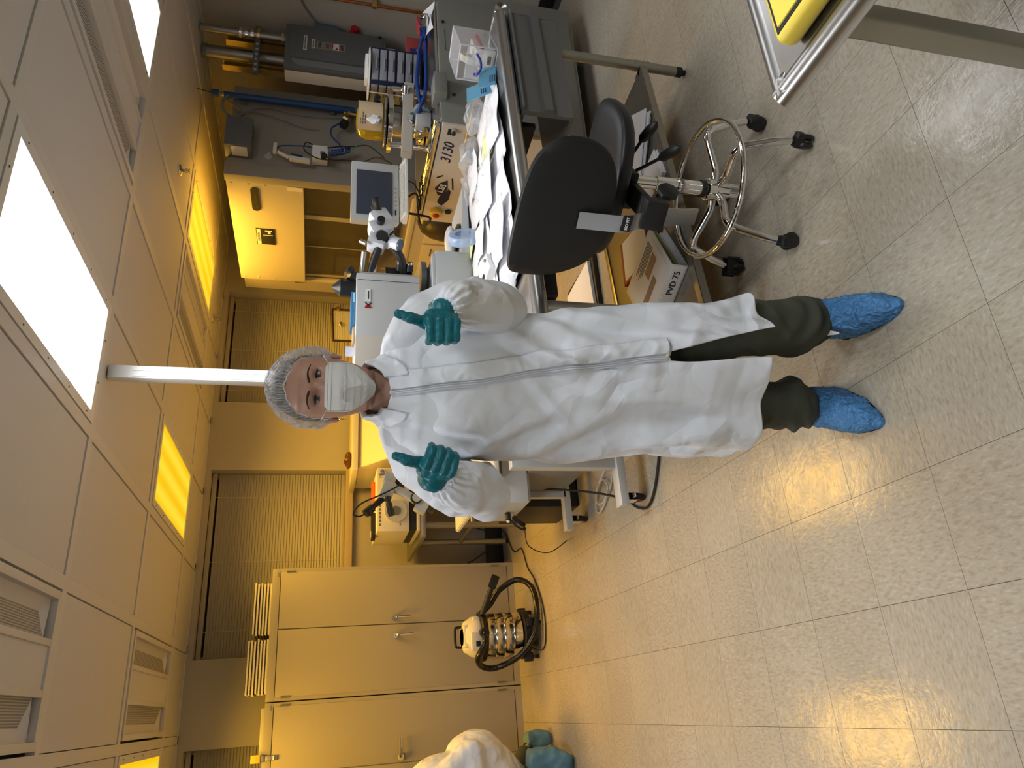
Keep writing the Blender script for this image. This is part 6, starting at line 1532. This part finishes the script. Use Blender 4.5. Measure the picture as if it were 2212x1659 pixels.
# trousers
def trouser(tab, sd, cap_z):
    mb = MB(); rings = []; n = 110
    z0, z1 = tab[0][0], tab[-1][0]
    for i in range(n):
        z = z0+(z1-z0)*i/(n-1); cx, cy, rx, ry = lerp_tab(tab, z)
        ring = []
        for k in range(96):
            a = 2*PI*k/96; p = Vector((cx+rx*math.cos(a), cy+ry*math.sin(a), z)); nn = Vector((math.cos(a), math.sin(a), 0))
            low = gs(z-.14, .07)
            p += nn*(.006*noise.noise(p*9+Vector((sd, 0, 0)))+(.006*low+.0015)*math.sin((z+.22*math.cos(a+sd)*.35)*85+sd)*(.6+.4*math.cos(a*1.0+sd))+.006*(ridge((p.x, p.y, p.z), 10, sd, 3.5)-.45))
            ring.append(mb.bm.verts.new(p))
        rings.append(ring)
    mb.skin(rings, cap0=False, cap1=True)
    return mb
la = trouser([(.072, .192, .055, .060, .070), (.12, .180, .045, .072, .078), (.16, .170, .03, .086, .085), (.21, .166, .02, .084, .082), (.27, .160, .01, .078, .080), (.36, .150, .0, .080, .085), (.55, .110, .0, .085, .09), (.78, .075, .0, .09, .10)], 1.0, 0)
rb = trouser([(.092, -.068, .085, .060, .070), (.13, -.062, .07, .070, .076), (.17, -.055, .055, .080, .082), (.22, -.062, .04, .066, .078), (.30, -.064, .02, .064, .080), (.40, -.062, .0, .070, .085), (.55, -.062, .0, .08, .09), (.78, -.055, .0, .09, .10)], 4.0, 0)
for t_ in (la, rb):
    o = obj('trouser_leg', t_, M['pants'], P_, local=True, ang=80)
    q_ = o.modifiers.new('thickness', 'SOLIDIFY'); q_.thickness = .002; q_.offset = -1
# shoe covers
def shoe(heel, toe, wid, sd):
    h_, t_ = Vector(heel), Vector(toe); d = (t_-h_); L_ = d.length; d.normalize(); nrm = Vector((-d.y, d.x, 0))
    mb = MB()
    def f(u, w):
        s = w                                   # along the foot
        a = PI*2*u
        hw = wid*(.66+.34*math.sin(PI*min(1, s*1.12)**.8))*(1 if s < .62 else max(.02, 1-((s-.62)/.38)**2.3)**.55)*(1 if s > .06 else (s/.06)**.5)
        ht = lerp_tab([(0, .075), (.08, .125), (.30, .140), (.42, .105), (.65, .072), (.88, .045), (1, .012)], s)[0]
        cx = math.cos(a); sz = math.sin(a)
        z = ht*(max(0, sz)**.8) if sz > 0 else 0
        z = .0015+z
        x = hw*spow(cx, .75)
        p = h_+d*(L_*s)+nrm*x+Vector((0, 0, z))
        nn = (nrm*cx+Vector((0, 0, max(0, sz)))).normalized() if (abs(cx)+max(0, sz)) > 0 else nrm
        if sz > -.2: p += nn*(.005*(ridge(p, 17, sd, 3.5)-.45)+.0035*(ridge(p, 42, sd, 3.5)-.45)+.003*math.sin(u*2*PI*16)*gs(s-.25, .12))*min(1, s*8)*min(1, (1-s)*10+.2)
        p.z = max(.001, p.z); return p
    mb.grid(f, 110, 80, loop=True)
    mb.bm.verts.ensure_lookup_table()
    mb.bm.faces.new([mb.bm.verts[i] for i in range(110)]); mb.bm.faces.new([mb.bm.verts[110*79+i] for i in range(110)])
    return obj('shoe_cover', mb, M['cover'], P_, local=True, ang=80)
s1 = shoe((.193, .115, 0), (.226, -.190, 0), .060, 1.3)
s2 = shoe((-.050, .150, 0), (-.098, -.136, 0), .062, 7.7)
obj('white_lace', MB().tube([(.155, .005, .115), (.152, -.025, .102), (.150, -.05, .09)], lambda t: .011*(1-t)+.002, 8, sm=4, ry=.5), M['sock'], s1, local=True)

# ================================================================= CROUCHING PERSON AT THE LEFT EDGE
def blob(parts, vox, sm_it, fold, sd):
    mb = MB()
    for a, b, r0, r1 in parts:
        a, b = Vector(a), Vector(b); d = b-a; n = max(2, int(d.length/(.35*min(r0, r1)))+1)
        for k in range(n+1): t = k/n; mb.ball(a.lerp(b, t), r0+(r1-r0)*t, 18, 12)
    return mb
Q = thing('person', 'person in white coverall crouching before the left cabinet, cut off by the picture edge', 'person', (-.55, 4.75, 0))
cb = blob([((-.42, 4.74, .50), (-.44, 4.70, .78), .20, .21), ((-.44, 4.70, .78), (-.56, 4.66, 1.02), .20, .15), ((-.30, 4.74, .56), (-.40, 4.74, .56), .185, .18),
           ((-.62, 4.62, 1.02), (-.40, 4.56, .84), .085, .08), ((-.40, 4.56, .84), (-.24, 4.58, .62), .075, .08), ((-.24, 4.58, .62), (-.52, 4.50, .60), .075, .06), ((-.32, 4.78, .46), (-.45, 4.80, .32), .13, .12), ((-.75, 4.82, 1.0), (-.78, 4.7, .7), .08, .07)], 0, 0, 0, 0)
o = obj('coverall', cb, M['coat'], Q, ang=180)
q_ = o.modifiers.new('merge', 'REMESH'); q_.mode = 'VOXEL'; q_.voxel_size = .009; q_.use_smooth_shade = True
q_ = o.modifiers.new('soften', 'SMOOTH'); q_.factor = .6; q_.iterations = 8
tx_ = bpy.data.textures.new('cloth_folds', 'CLOUDS'); tx_.noise_scale = .20; tx_.noise_type = 'HARD_NOISE'
q_ = o.modifiers.new('folds', 'DISPLACE'); q_.texture = tx_; q_.strength = .022; q_.mid_level = .4; q_.texture_coords = 'LOCAL'
bd = MB()
for z, r, c in ((1.10, .055, (-.62, 4.66)), (1.16, .05, (-.64, 4.655)), (1.22, .07, (-.66, 4.65)), (1.27, .085, (-.67, 4.65)), (1.31, .088, (-.67, 4.65)), (1.36, .07, (-.67, 4.65))): bd.ball((c[0], c[1], z), r, 20, 14)
for k in range(8): bd.ball(Vector((-.52, 4.50, .60)).lerp(Vector((-.62, 4.48, .60)), k/7), .035-.001*k, 14, 10)
o = obj('body', bd, M['skin'], Q, ang=180)
q_ = o.modifiers.new('merge', 'REMESH'); q_.mode = 'VOXEL'; q_.voxel_size = .006; q_.use_smooth_shade = True
q_ = o.modifiers.new('soften', 'SMOOTH'); q_.factor = .6; q_.iterations = 6
cp = MB().ball((-.665, 4.66, 1.325), .105, 48, 30, (1, 1.05, .9))
for v_ in cp.bm.verts: v_.co += noise.noise_vector(v_.co*26)*.010; v_.co.z = max(v_.co.z, 1.27)
obj('bouffant_cap', cp, M['cap'], Q)
obj('face_mask', MB().ball((-.735, 4.62, 1.225), .045, 20, 14, (.8, 1, 1)), M['mask'], Q)
tr = blob([((-.40, 4.76, .46), (-.72, 4.72, .52), .10, .085), ((-.72, 4.72, .52), (-.40, 4.80, .22), .08, .065), ((-.40, 4.86, .46), (-.74, 4.90, .48), .10, .085), ((-.74, 4.90, .48), (-.30, 4.98, .20), .078, .055)], 0, 0, 0, 0)
o = obj('trousers', tr, M['pants'], Q, ang=180)
q_ = o.modifiers.new('merge', 'REMESH'); q_.mode = 'VOXEL'; q_.voxel_size = .009; q_.use_smooth_shade = True
q_ = o.modifiers.new('soften', 'SMOOTH'); q_.factor = .6; q_.iterations = 6
obj('ankle', MB().cyl((-.33, 5.0, .22), (-.24, 5.05, .12), .042, .036, 18), M['skin'], Q)
obj('sock', MB().cyl((-.285, 5.03, .165), (-.235, 5.055, .115), .043, .04, 18), M['black'], Q)
M['tc'] = mat('teal_blue_cover', (.10, .22, .29), .5, bump=.3, bscale=40, bdist=.006)
def shoe2(heel, toe, wid, sd, hh=1):
    h_, t_ = Vector(heel), Vector(toe); d = t_-h_; Lx = d.length; d.normalize(); side = Vector((0, 0, 1)).cross(d).normalized(); up = d.cross(side)*-1
    if up.z < 0: up = -up
    mb = MB(); rings = []
    for i in range(40):
        s = i/39; hw = wid*math.sin(PI*(.06+.88*s))**.45; ht = (.07+.05*gs(s-.25, .2))*hh*math.sin(PI*(.05+.90*s))**.4
        ring = []
        for k in range(40):
            a = 2*PI*k/40; p = h_+d*(Lx*s)+side*hw*math.cos(a)+up*(ht*.5+ht*.5*math.sin(a))
            p += noise.noise_vector(p*24+Vector((sd, 0, 0)))*.010; p.z = max(p.z, .001); ring.append(mb.bm.verts.new(p))
        rings.append(ring)
    mb.skin(rings); return obj('shoe_cover', mb, M['tc'], Q, ang=80)
shoe2((-.24, 5.10, .16), (-.22, 5.02, .001), .06, 1)
shoe2((-.30, 4.78, .22), (-.34, 4.60, .001), .085, 3, 1.5)
